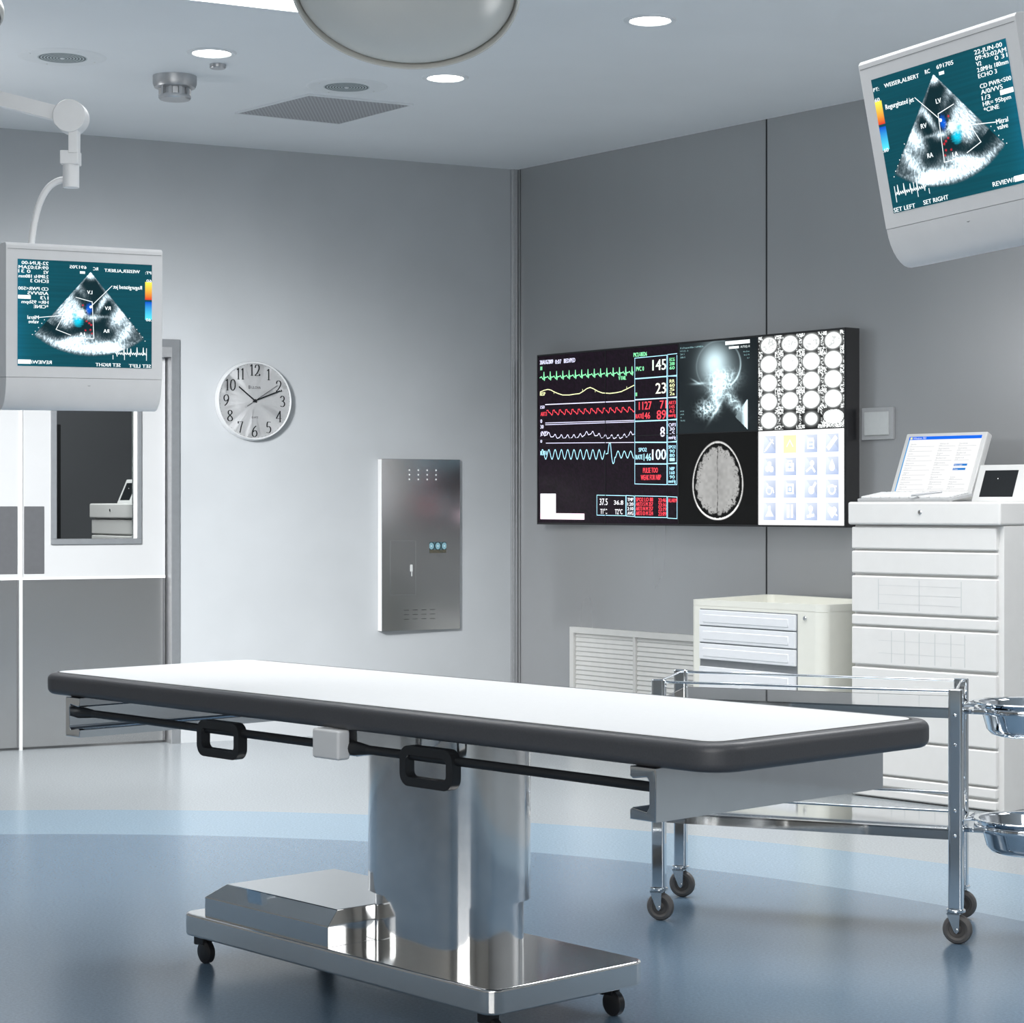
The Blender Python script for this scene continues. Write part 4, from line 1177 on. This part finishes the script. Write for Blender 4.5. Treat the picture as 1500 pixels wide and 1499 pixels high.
s.grid(-0.047, 0.047, -0.027, 0.027, img); s.build('gauge_display', M['desk_screen'], SP, (0.307, -SD - 0.0006, 0.404))

# ------------------------------------------------------------------ suspended monitors
def echo_img(nx=260, ny=210):
    x, y = upanel(nx, ny)
    asp = 1055. / 862
    ax, ay = 0.465, 0.095
    dx, dy = (x - ax) * asp, y - ay
    r = np.hypot(dx, dy); th = np.degrees(np.arctan2(dx, dy))
    pol = vnoise(th * 1.5 + 200, r * 55, 51) * 0.6 + vnoise(th * 2.8 + 300, r * 120, 52) * 0.4
    fine = vnoise(th * 0.5 + 100, r * 160, 53)
    inside = np.clip((39.5 - np.abs(th - 0.5)) * 1.2, 0, 1) * np.clip((0.805 - r) * 40, 0, 1)
    G_ = lambda mx, my, sx, sy, rot=0.0: gauss(x, y, 1 - (mx - 135) / 1055., (my - 205) / 862., sx, sy, rot)
    d = 0.02 + 0.0 * x
    d = d + 1.5 * G_(700, 305, 0.035, 0.04)
    d = d + 1.0 * G_(530, 610, 0.075, 0.075) + 0.9 * G_(515, 690, 0.05, 0.06)
    d = d + 0.55 * G_(560, 540, 0.04, 0.08, 0.5) + 0.35 * G_(610, 420, 0.03, 0.10, 0.55)
    d = d + 1.25 * G_(915, 655, 0.045, 0.085, -0.3) + 0.45 * G_(860, 470, 0.022, 0.12, -0.7)
    d = d + 0.8 * G_(790, 540, 0.018, 0.09, -0.35) + 0.7 * G_(715, 660, 0.05, 0.03) + 0.35 * G_(800, 650, 0.05, 0.012)
    d = d + 1.4 * G_(700, 905, 0.17, 0.045) + 1.2 * G_(570, 850, 0.12, 0.04, 0.3) + 1.0 * G_(860, 900, 0.10, 0.05, -0.4)
    d = d + 0.7 * G_(960, 800, 0.05, 0.10, -0.6) + 0.35 * G_(380, 850, 0.12, 0.025, -0.5) + 0.4 * G_(1000, 720, 0.04, 0.12, -0.5)
    d = d + 0.28 * np.clip((np.abs(th) - 31) / 6, 0, 1) * (r < 0.62) + 0.22 * np.clip((r - 0.66) * 10, 0, 1)
    v = inside * np.clip(d * (0.35 + 1.35 * (pol ** 1.8)) - 0.02, 0, 1.4)
    v = np.clip(v ** 1.6 * 2.1, 0, 1.35)
    bg = np.array(srgb(4, 78, 92)) * (0.85 + 0.35 * x[..., None] ** 4) * (0.9 + 0.25 * vnoise(y * 90, x * 3, 8)[..., None]) + 0.0
    bg = bg + np.array(srgb(20, 90, 130)) * (np.clip(x - 0.86, 0, 1) * 4)[..., None] ** 2 * 0.8
    sector_bg = np.array(srgb(8, 42, 50))
    img = bg * (1 - 0.85 * inside[..., None]) + sector_bg * 0.45 * inside[..., None]
    img = img + v[..., None] * np.array([0.80, 0.98, 1.08])
    # colour flow patches
    def patch(mx, my, sx, sy, col, amt, thr=0.0):
        nonlocal img
        w = np.clip(G_(mx, my, sx, sy) * amt - thr * fine, 0, 1)[..., None]
        img = img * (1 - w) + np.array(col) * w
    patch(687, 590, 0.022, 0.05, srgb(0, 95, 215), 1.6, 0.5)
    patch(600, 690, 0.035, 0.05, (0.0, 0.62, 0.85), 1.5, 0.4)
    patch(620, 630, 0.045, 0.05, (0.95, 1.15, 1.2), 1.8, 0.9)
    patch(575, 640, 0.02, 0.02, (0.2, 0.75, 0.85), 1.3, 0.6)
    for q in ((668, 690), (690, 705), (705, 720), (660, 765), (700, 760), (712, 790), (640, 560)):
        patch(q[0], q[1], 0.007, 0.008, srgb(220, 45, 60), 1.6, 0.5)
    # colour scale bars
    yel = (x < 0.052) & (y > 0.165) & (y < 0.335)
    t = np.clip((y - 0.165) / 0.17, 0, 1)[..., None]
    img = np.where(yel[..., None], np.array(srgb(255, 246, 90)) * (1 - t) + np.array(srgb(225, 60, 40)) * t, img)
    blu = (x < 0.052) & (y > 0.355) & (y < 0.53)
    t = np.clip((y - 0.355) / 0.175, 0, 1)[..., None]
    img = np.where(blu[..., None], np.array(srgb(0, 75, 205)) * (1 - t) + np.array(srgb(90, 235, 250)) * t, img)
    return img
ECHO = echo_img()
SX0, SX1, SZ0, SZ1 = -0.1715, 0.1715, -0.1325, 0.1265
def echo_screen(parent, mirror):
    s = Screen(mirror)
    W_, H_ = SX1 - SX0, SZ1 - SZ0
    s.grid(-W_ / 2, W_ / 2, -H_ / 2, H_ / 2, ECHO)
    def e(mx, my):
        u = 1 - (mx - 135) / 1055.; v = (my - 205) / 862.
        return (-W_ / 2 + u * W_, H_ / 2 - v * H_)
    wt = (1.0, 1.08, 1.1)
    def t(txt, mx, my, h, width, align='L'):
        X, Y = e(mx, my); s.text(txt, X, Y - h / 862. * H_ / 2, h / 862. * H_, wt, width / 1055. * W_, align, bold=0.00035)
    def ln(pts, w=5): s.line([e(*p) for p in pts], w / 1055. * W_, wt)
    t('PT:', 1182, 272, 24, 46); t('WEISER,ALBERT', 1090, 266, 26, 282); t('RC', 757, 258, 26, 38); t('691705', 665, 250, 26, 130)
    for k, (a, bq) in enumerate((('22-JUN-00', 205), ('09:43:02AM', 228), ('V2', 38), ('2.0MHz 180mm', 228), ('ECHO 3', 138))):
        t(a, 370, 233 + k * 36, 27, bq)
    t('0 31', 232, 302, 27, 92)
    for k, (a, bq) in enumerate((('CD PWR<500', 230), ('A/0/VV5', 160), ('1/3', 62), ('HR= 95bpm', 206), ('*CINE', 112))):
        t(a, 370, 440 + k * 36, 27, bq)
    X0, Y0 = e(235, 525); X1, Y1 = e(138, 495); s.rect(X0, X1, Y0, Y1, (1.2, 1.25, 1.25))
    t('60', 1185, 338, 24, 40); t('.60', 1188, 662, 24, 46)
    t('Regurgitated jet', 1108, 398, 32, 230); t('Mitral', 296, 672, 30, 86); t('valve', 296, 706, 30, 78)
    t('LV', 712, 452, 30, 40); t('RV', 858, 577, 30, 46); t('RA', 846, 765, 30, 44); t('LA', 654, 797, 30, 42)
    ln([(868, 393), (705, 565)]); ln([(300, 672), (490, 648)])
    ln([(585, 498), (712, 530), (726, 830), (610, 828)]); ln([(545, 808), (430, 765), (488, 650)])
    disc_ = e(700, 572); s.poly([(disc_[0] + 0.0035 * math.cos(a), disc_[1] + 0.0035 * math.sin(a)) for a in np.linspace(0, 2 * PI, 10)[:-1]], wt, 0.0009)
    X0, Y0 = e(655, 303); X1, Y1 = e(615, 283); s.rect(X0, X1, Y0, Y1, wt)
    for q in ((1010, 655), (1042, 718), (1068, 745), (1090, 778), (1115, 808), (1135, 840), (320, 720), (340, 690), (295, 755), (270, 785), (248, 812)):
        X, Y = e(*q); s.rect(X - 0.001, X + 0.001, Y - 0.001, Y + 0.001, wt)
    pts = []
    for k in range(60):
        mx = 1146 - k * 4.2
        f = ((k * 4.2) % 52) / 52.
        y = 948 + 8 * math.sin(k * 1.7) - (45 if 0.42 < f < 0.5 else (-16 if 0.5 <= f < 0.58 else 0))
        pts.append((mx, y))
    ln(pts, 5); ln([(1147, 902), (1147, 1000)]); ln([(992, 905), (992, 950)]); ln([(970, 950), (970, 998)]); ln([(878, 965), (878, 995)])
    t('SET LEFT', 1182, 1048, 28, 176); t('SET RIGHT', 938, 1044, 28, 198); t('REVIEW/', 396, 1034, 28, 160)
    X0, Y0 = e(236, 1050); X1, Y1 = e(138, 1016); s.rect(X0, X1, Y0, Y1, (1.25, 1.3, 1.3))
    return s.build('screen', M['screen'], parent, (0, -0.0008, (SZ0 + SZ1) / 2))

def monitor(name, label, loc, rot, mirror):
    t = thing(name, label, 'monitor', loc, rot=rot, group='ceiling-hung ultrasound monitors')
    b = MB()
    hw = 0.20
    # body: flat face, chamfered back
    prof = [(0.0, -0.16), (0.0, 0.16), (0.006, 0.166), (0.085, 0.166), (0.085, -0.16)]
    n = len(prof)
    b.add([(-hw, q[0], q[1]) for q in prof] + [(hw, q[0], q[1]) for q in prof], [tuple(range(n)), tuple(range(2 * n - 1, n - 1, -1))] + [(i, (i + 1) % n, n + (i + 1) % n, n + i) for i in range(n)])
    bmesh.ops.bevel(b.bm, geom=list(b.bm.edges), offset=0.0015, segments=2, profile=0.5, affect='EDGES', clamp_overlap=True)
    b.build('housing', M['mon_white'], t)
    b = MB()
    arcp = [(0.001, -0.1605)]
    for k in range(9):
        a = R(90 * k / 8)
        arcp.append((0.001 + 0.050 * (1 - math.cos(a)), -0.1605 - 0.080 * math.sin(a) * 1.0))
    arcp += [(0.085, -0.2405), (0.085, -0.1605)]
    n = len(arcp)
    b.add([(-hw + 0.001, q[0], q[1]) for q in arcp] + [(hw - 0.001, q[0], q[1]) for q in arcp], [tuple(range(n)), tuple(range(2 * n - 1, n - 1, -1))] + [(i, (i + 1) % n, n + (i + 1) % n, n + i) for i in range(n)])
    ch = b.build('chin', M['mon_white'], t)
    for x in (-0.165, 0.165):
        b = MB(); b.lathe([(0.0, 0.001), (0.0025, 0.001), (0.003, -0.004)], 10, T=Matrix.Translation((x, 0.0035, -0.176)) @ Tf)
        b.build('screw', M['satin'], ch)
    b = MB()
    b.lathe([(0.003, 0.0012), (0.006, 0.0012), (0.006, -0.004), (0.003, -0.004)], 16, T=Matrix.Translation((0.01, 0.0035, -0.174)) @ Tf, close=True)
    b.build('button', M['satin'], ch)
    b = MB(); b.lathe([(0.0, 0.010), (0.007, 0.008), (0.008, 0.0)], 16, T=Matrix.Translation((hw, 0.04, -0.05)) @ Matrix.Rotation(PI / 2, 4, 'Y')); b.build('side_knob', M['mon_white'], t)
    b = MB(); b.box(-hw + 0.004, hw - 0.004, -0.001, 0.001, 0.1505, 0.1512); b.build('seam', M['alu'], t, smooth=False)
    echo_screen(t, mirror)
    return t
ML = monitor('ultrasound_monitor', 'white ultrasound monitor hanging in front of the double door, its picture mirrored', (-1.0521, 5.2229, 1.5765), (R(2.47), R(-0.7), R(30.16)), True)
MR = monitor('ultrasound_monitor', 'white ultrasound monitor tilted down at upper right, its picture readable', (0.81, 3.9361, 1.805), (R(10.43), R(-3.05), R(-55.75)), False)

# arms: built in world space, then parented keeping their place
def attach(o, par):
    bpy.context.view_layer.update()
    o.parent = par
    o.matrix_parent_inverse = par.matrix_world.inverted()
YA = 5.33
def A_(px, py, y=YA): return Vector(((px - 750) / 3100 * y, y, 1.1 + (742 - py) / 3100 * y))
j = A_(104, 172)
b = MB(); far = j + Vector((-0.78, 0, 0.20)); d = (far - j).normalized(); up = Vector((-d.z, 0, d.x)) * -1
if up.z < 0: up = -up
vs = []
for q in (j, far):
    for (a, c) in ((-0.018, -0.018), (-0.018, 0.018), (0.018, 0.018), (0.018, -0.018)): vs.append(q + up * a + Vector((0, c, 0)))
b.add(vs, [(0, 1, 2, 3), (7, 6, 5, 4), (0, 4, 5, 1), (1, 5, 6, 2), (2, 6, 7, 3), (3, 7, 4, 0)])
o = b.build('arm', M['arm_white'], smooth=False); attach(o, ML)
b = MB(); b.lathe([(0.0, 0.026), (0.040, 0.026), (0.042, 0.023), (0.042, -0.024), (0.0, -0.024)], 48, T=Matrix.Translation(j) @ Tf); o = b.build('arm_joint', M['arm_white']); attach(o, ML)
b = MB()
p0 = A_(109.5, 190)
b.box(p0.x - 0.0115, p0.x + 0.0115, YA - 0.024, YA + 0.014, A_(0, 226).z, A_(0, 180).z, 0.001, 1)
q0 = A_(103.5, 232); b.box(q0.x - 0.023, q0.x + 0.023, YA - 0.022, YA + 0.022, A_(0, 242).z, A_(0, 222).z, 0.002, 1)
q1 = A_(104, 258); b.cyl((q1.x, YA, A_(0, 275).z), (q1.x, YA, A_(0, 241).z), 0.0205, 28)
o = b.build('swivel', M['arm_white']); attach(o, ML)
b = MB()
ctl = [(98, 263), (86, 265), (74, 272), (64, 285), (56, 304), (50, 328), (46, 358), (45, 390), (48, 430)]
b.tube([A_(*q, YA + (0.0 if q[1] < 300 else 0.0)) for q in smooth_pts(ctl, 3)], 0.0085, 14)
o = b.build('curved_stem', M['arm_white']); attach(o, ML)
b = MB(); b.cyl((far.x, YA, far.z - 0.05), (far.x, YA, CZ), 0.035, 28); b.lathe([(0.0, -0.03), (0.10, -0.03), (0.12, 0.0)], 36, T=Matrix.Translation((far.x, YA, CZ)))
o = b.build('ceiling_post', M['arm_white']); attach(o, ML)
b = MB(); b.cyl((1.24, 4.10, 1.86), (1.24, 4.10, CZ), 0.03, 24); b.tube([(1.24, 4.10, 1.86), (1.05, 4.12, 1.80), (0.89, 4.0, 1.79)], 0.02, 16); b.lathe([(0.0, -0.03), (0.10, -0.03), (0.12, 0.0)], 36, T=Matrix.Translation((1.24, 4.10, CZ)))
o = b.build('ceiling_post', M['arm_white']); attach(o, MR)

# ------------------------------------------------------------------ surgical lamps
def lamp(loc, rot, r, label):
    t = thing('surgical_lamp', label, 'lamp', loc, rot=rot, group='surgical lamps')
    k = r / 0.271
    b = MB()
    prof = []
    for i in range(15):
        a = R(90 * i / 14)
        prof.append((0.2615 * k * math.sin(a), 0.013 * k - 0.058 * k * math.cos(a)))
    b.lathe([(max(p[0], 0.0), p[1]) for p in prof] + [(0.258 * k, 0.020 * k)], 96); b.build('lamp_cover', M['lamp'], t)
    b = MB(); b.lathe([(0.2640 * k, 0.020 * k), (0.2640 * k, -0.004 * k), (0.2655 * k, -0.0075 * k), (0.2680 * k, -0.0085 * k), (0.2705 * k, -0.0065 * k), (0.2725 * k, -0.001 * k), (0.2730 * k, 0.010 * k), (0.2715 * k, 0.022 * k), (0.262 * k, 0.038 * k), (0.20 * k, 0.07 * k), (0.10 * k, 0.095 * k), (0.0, 0.10 * k)], 96); b.build('lamp_rim', M['lamp'], t)
    return t
SLm = lamp((-0.252, 5.0, 2.318), (R(-29), R(2), 0), 0.271, 'large domed off-white surgical lamp hanging over the operating table')
b = MB(); b.tube([(-0.25, 5.0, 2.38), (-0.25, 5.06, 2.50), (-0.15, 5.12, 2.58)], 0.022, 16); b.cyl((-0.15, 5.12, 2.55), (-0.15, 5.12, CZ), 0.035, 24); o = b.build('lamp_arm', M['lamp']); attach(o, SLm)
S2 = lamp((-1.405, 5.0, 2.300), (R(-10), R(8), 0), 0.20, 'off-white surgical lamp whose rim just shows in the top left corner')
b = MB(); b.tube([(-1.40, 5.0, 2.36), (-1.36, 5.05, 2.55), (-1.30, 5.1, 2.62)], 0.02, 16); b.cyl((-1.30, 5.1, 2.6), (-1.30, 5.1, CZ), 0.03, 24); o = b.build('lamp_arm', M['lamp']); attach(o, S2)

# ------------------------------------------------------------------ ceiling fittings
def downlight(x, y, label):
    t = thing('downlight', label, 'ceiling light', (x, y, CZ), group='recessed ceiling downlights')
    b = MB(); b.lathe([(0.068, -0.001), (0.074, -0.006), (0.088, -0.006), (0.093, 0.0), (0.068, 0.0)], 48, close=True); b.build('trim_ring', M['white_ceil'], t)
    b = MB(); b.lathe([(0.0, -0.004), (0.069, -0.004), (0.069, -0.001)], 48); b.build('lens', M['glow'], t, smooth=False)
    return t
for x, y, lb in ((-1.118, 7.878, 'lit round downlight above the smoke detector on the left'), (-0.262, 8.335, 'lit round downlight just under the rim of the domed surgical lamp'), (0.480, 7.350, 'lit round downlight right of the surgical lamp')):
    downlight(x, y, lb)
def speaker(x, y, label):
    t = thing('ceiling_speaker', label, 'speaker', (x, y, CZ), group='round ceiling speakers')
    b = MB(); b.lathe([(0.090, -0.004), (0.150, -0.004), (0.162, -0.001), (0.164, 0.0), (0.090, 0.0)], 64, close=True); pl = b.build('plate', M['white_ceil'], t)
    for k in range(4):
        b = MB(); a = R(38 + 90 * k); b.lathe([(0.0, -0.0065), (0.003, -0.006), (0.004, -0.004)], 10, T=Matrix.Translation((0.132 * math.cos(a), 0.132 * math.sin(a), 0)))
        b.build('screw', M['white_pl'], pl)
    b = MB(); b.lathe([(0.0, -0.0055), (0.092, -0.0045), (0.092, 0.0)], 64); b.build('grille', M['rings'], t, smooth=False)
    b = MB(); b.lathe([(0.0, -0.008), (0.007, -0.008), (0.009, -0.005)], 20); b.build('badge', M['white_ceil'], t)
speaker(-1.69, 7.955, 'round ceiling speaker at upper left above the monitor arm')
speaker(-0.665, 8.51, 'round ceiling speaker beside the square perforated vent')
# square perforated vent
vc = [(-1.184, 9.064), (-0.832, 8.66), (-0.418, 8.88), (-0.761, 9.322)]
cx = sum(p[0] for p in vc) / 4; cy = sum(p[1] for p in vc) / 4
CV = thing('ceiling_vent', 'square perforated grey vent in the ceiling', 'vent', (cx, cy, CZ))
rel = [Vector((p[0] - cx, p[1] - cy, 0)) for p in vc]
b = MB(); b.prism([(p.x * 0.975, p.y * 0.975) for p in rel], -0.006, 0.0)
bo = b.build('perforated_plate', M['grille'], CV, smooth=False)
b = MB(); o_ = [p * 1.01 for p in rel]; i_ = [p * 0.975 for p in rel]
b.add([(p.x, p.y, -0.008) for p in o_] + [(p.x, p.y, -0.008) for p in i_] + [(p.x, p.y, 0) for p in o_] + [(p.x, p.y, 0) for p in i_],
      [f for i in range(4) for f in ((i, (i + 1) % 4, 4 + (i + 1) % 4, 4 + i), (i, 8 + i, 8 + (i + 1) % 4, (i + 1) % 4), (4 + i, 4 + (i + 1) % 4, 12 + (i + 1) % 4, 12 + i))])
b.build('frame', M['white_ceil'], CV, smooth=False)
# smoke detector
SD_ = thing('smoke_detector', 'round metal smoke detector on the ceiling', 'smoke detector', (-1.325, 8.316, CZ))
b = MB(); b.lathe([(0.0, 0.0), (0.086, 0.0), (0.086, -0.030), (0.080, -0.045), (0.062, -0.048), (0.0, -0.048)], 48); b.build('detector_base', M['satin'], SD_)
b = MB(); b.lathe([(0.052, -0.046), (0.052, -0.075)], 40)
for k in range(10):
    a = 2 * PI * k / 10 + 0.2
    b.box(-0.005, 0.005, -0.006, 0.006, -0.078, -0.046, T=Matrix.Rotation(a, 4, 'Z') @ Matrix.Translation((0.058, 0, 0)))
b.lathe([(0.0, -0.074), (0.060, -0.074), (0.063, -0.079), (0.063, -0.086), (0.058, -0.092), (0.0, -0.094)], 48)
b.build('detector_cage', M['satin'], SD_)
# little round sensor
b = MB(); b.lathe([(0.0, 0.0), (0.031, 0.0), (0.031, -0.012), (0.028, -0.016), (0.0, -0.017)], 36)
o = b.build('ceiling_sensor', M['satin'], loc=(-1.125, 8.09, CZ)); tag(o, 'tiny round sensor disc on the ceiling next to the left downlight', 'sensor')
# bright rectangular light panel
e1 = -eL; e2 = Vector((-0.4545, 0.8907)) * -1
p0 = Vector((-0.752, 7.206))
PL = thing('light_panel', 'bright rectangular light panel in the ceiling behind the surgical lamp', 'ceiling light'); 
PL.matrix_local = Matrix(((e1.x, -e2.x, 0, p0.x), (e1.y, -e2.y, 0, p0.y), (0, 0, 1, CZ), (0, 0, 0, 1)))
b = MB(); x0, x1, y0, y1, t_ = -1.20, 0.50, -0.60, 0.0, 0.014
b.box(x0, x1, y1 - t_, y1, -0.008, 0); b.box(x0, x1, y0, y0 + t_, -0.008, 0); b.box(x0, x0 + t_, y0 + t_, y1 - t_, -0.008, 0); b.box(x1 - t_, x1, y0 + t_, y1 - t_, -0.008, 0)
b.build('frame', M['white_ceil'], PL, smooth=False)
b = MB(); b.box(x0 + t_, x1 - t_, y0 + t_, y1 - t_, -0.004, 0); b.build('diffuser', M['glow2'], PL, smooth=False)

# ------------------------------------------------------------------ lights
def area(name, loc, target, size, power, col=(1, 1, 1), sy=None, spread=None):
    l = bpy.data.lights.new(name, 'AREA'); l.energy = power; l.color = col
    l.shape = 'RECTANGLE' if sy else 'DISK'; l.size = size
    if sy: l.size_y = sy
    if spread: l.spread = R(spread)
    o = bpy.data.objects.new(name, l); COL.objects.link(o); o.location = loc
    d = Vector(target) - Vector(loc); o.rotation_euler = d.to_track_quat('-Z', 'Y').to_euler()
    return o
def spot(name, loc, target, power, ang, blend=0.8, col=(1, 1, 1), size=0.1):
    l = bpy.data.lights.new(name, 'SPOT'); l.energy = power; l.color = col; l.spot_size = R(ang); l.spot_blend = blend; l.shadow_soft_size = size
    o = bpy.data.objects.new(name, l); COL.objects.link(o); o.location = loc
    d = Vector(target) - Vector(loc); o.rotation_euler = d.to_track_quat('-Z', 'Y').to_euler()
    return o
for x, y, pw in ((-1.118, 7.878, 190), (-0.262, 8.335, 120), (0.480, 7.350, 45)):
    spot('downlight_beam', (x, y, CZ - 0.03), (x, y, 0), pw, 104, 1.0, size=0.06)
area('room_fill', (0.3, 4.6, CZ - 0.03), (0.3, 4.6, 0), 1.6, 24, sy=1.6, spread=150)  # ceiling area lights added out of view to light the room
area('room_fill', (1.6, 6.6, CZ - 0.03), (1.6, 6.6, 0), 1.2, 46, sy=1.2, spread=140)
area('room_fill', (-2.0, 6.4, CZ - 0.03), (-2.0, 7.0, 0), 1.2, 50, sy=1.2, spread=140)
area('room_fill', (0.0, 0.5, CZ - 0.03), (0, 0.5, 0), 2.4, 60, sy=1.2)
area('room_fill', (3.8, 3.6, CZ - 0.03), (3.8, 3.6, 0), 1.6, 45, sy=1.2, spread=150)  # added so the chrome reflects a brighter right side
area('front_fill', (-1.0, -2.0, 1.9), (0.0, 8.0, 1.7), 4.0, 95, col=(1, 0.985, 0.96), sy=1.4)  # frontal fill added behind the camera, not a lamp of the room
spot('wall_wash', (-2.3, 5.6, 2.4), (-1.75, 9.7, 0.75), 1250, 50, 1.0, size=0.35)
spot('corridor_fill_spot', (-3.3, 10.6, 2.4), (-2.35, 12.2, 0.9), 90, 50, 0.8, size=0.15)  # added spot, brightens the cabinet behind the door window
area('corridor_fill', (-2.6, 11.6, CZ - 0.05), (-2.6, 11.6, 0), 0.8, 45)  # added fill that lifts the dark corridor walls
area('ceiling_fill', (-3.0, 7.9, 2.0), (-2.4, 7.7, CZ), 0.5, 6, spread=150)  # both upward fills are added out of view to brighten the ceiling
area('ceiling_fill', (3.0, 6.2, 2.0), (2.2, 6.6, CZ), 0.5, 5, spread=150)
w = bpy.data.worlds.new('World'); SC.world = w; w.use_nodes = True
w.node_tree.nodes['Background'].inputs['Color'].default_value = (0.5, 0.55, 0.6, 1)
w.node_tree.nodes['Background'].inputs['Strength'].default_value = 0.05

# ------------------------------------------------------------------ camera
cd = bpy.data.cameras.new('camera'); cam = bpy.data.objects.new('camera', cd); COL.objects.link(cam)
cam.location = (0, 0, 1.1); cam.rotation_euler = (PI / 2, 0, 0)
cd.sensor_fit = 'HORIZONTAL'; cd.sensor_width = 36; cd.lens = 3100 / 1500 * 36
cd.shift_y = (742 - 749.5) / 1500
cd.clip_start = 0.05
SC.camera = cam
SC.view_settings.view_transform = 'Standard'
SC.view_settings.look = 'None'
SC.view_settings.exposure = 0.0
SC.cycles.use_denoising = True
SC.cycles.max_bounces = 10
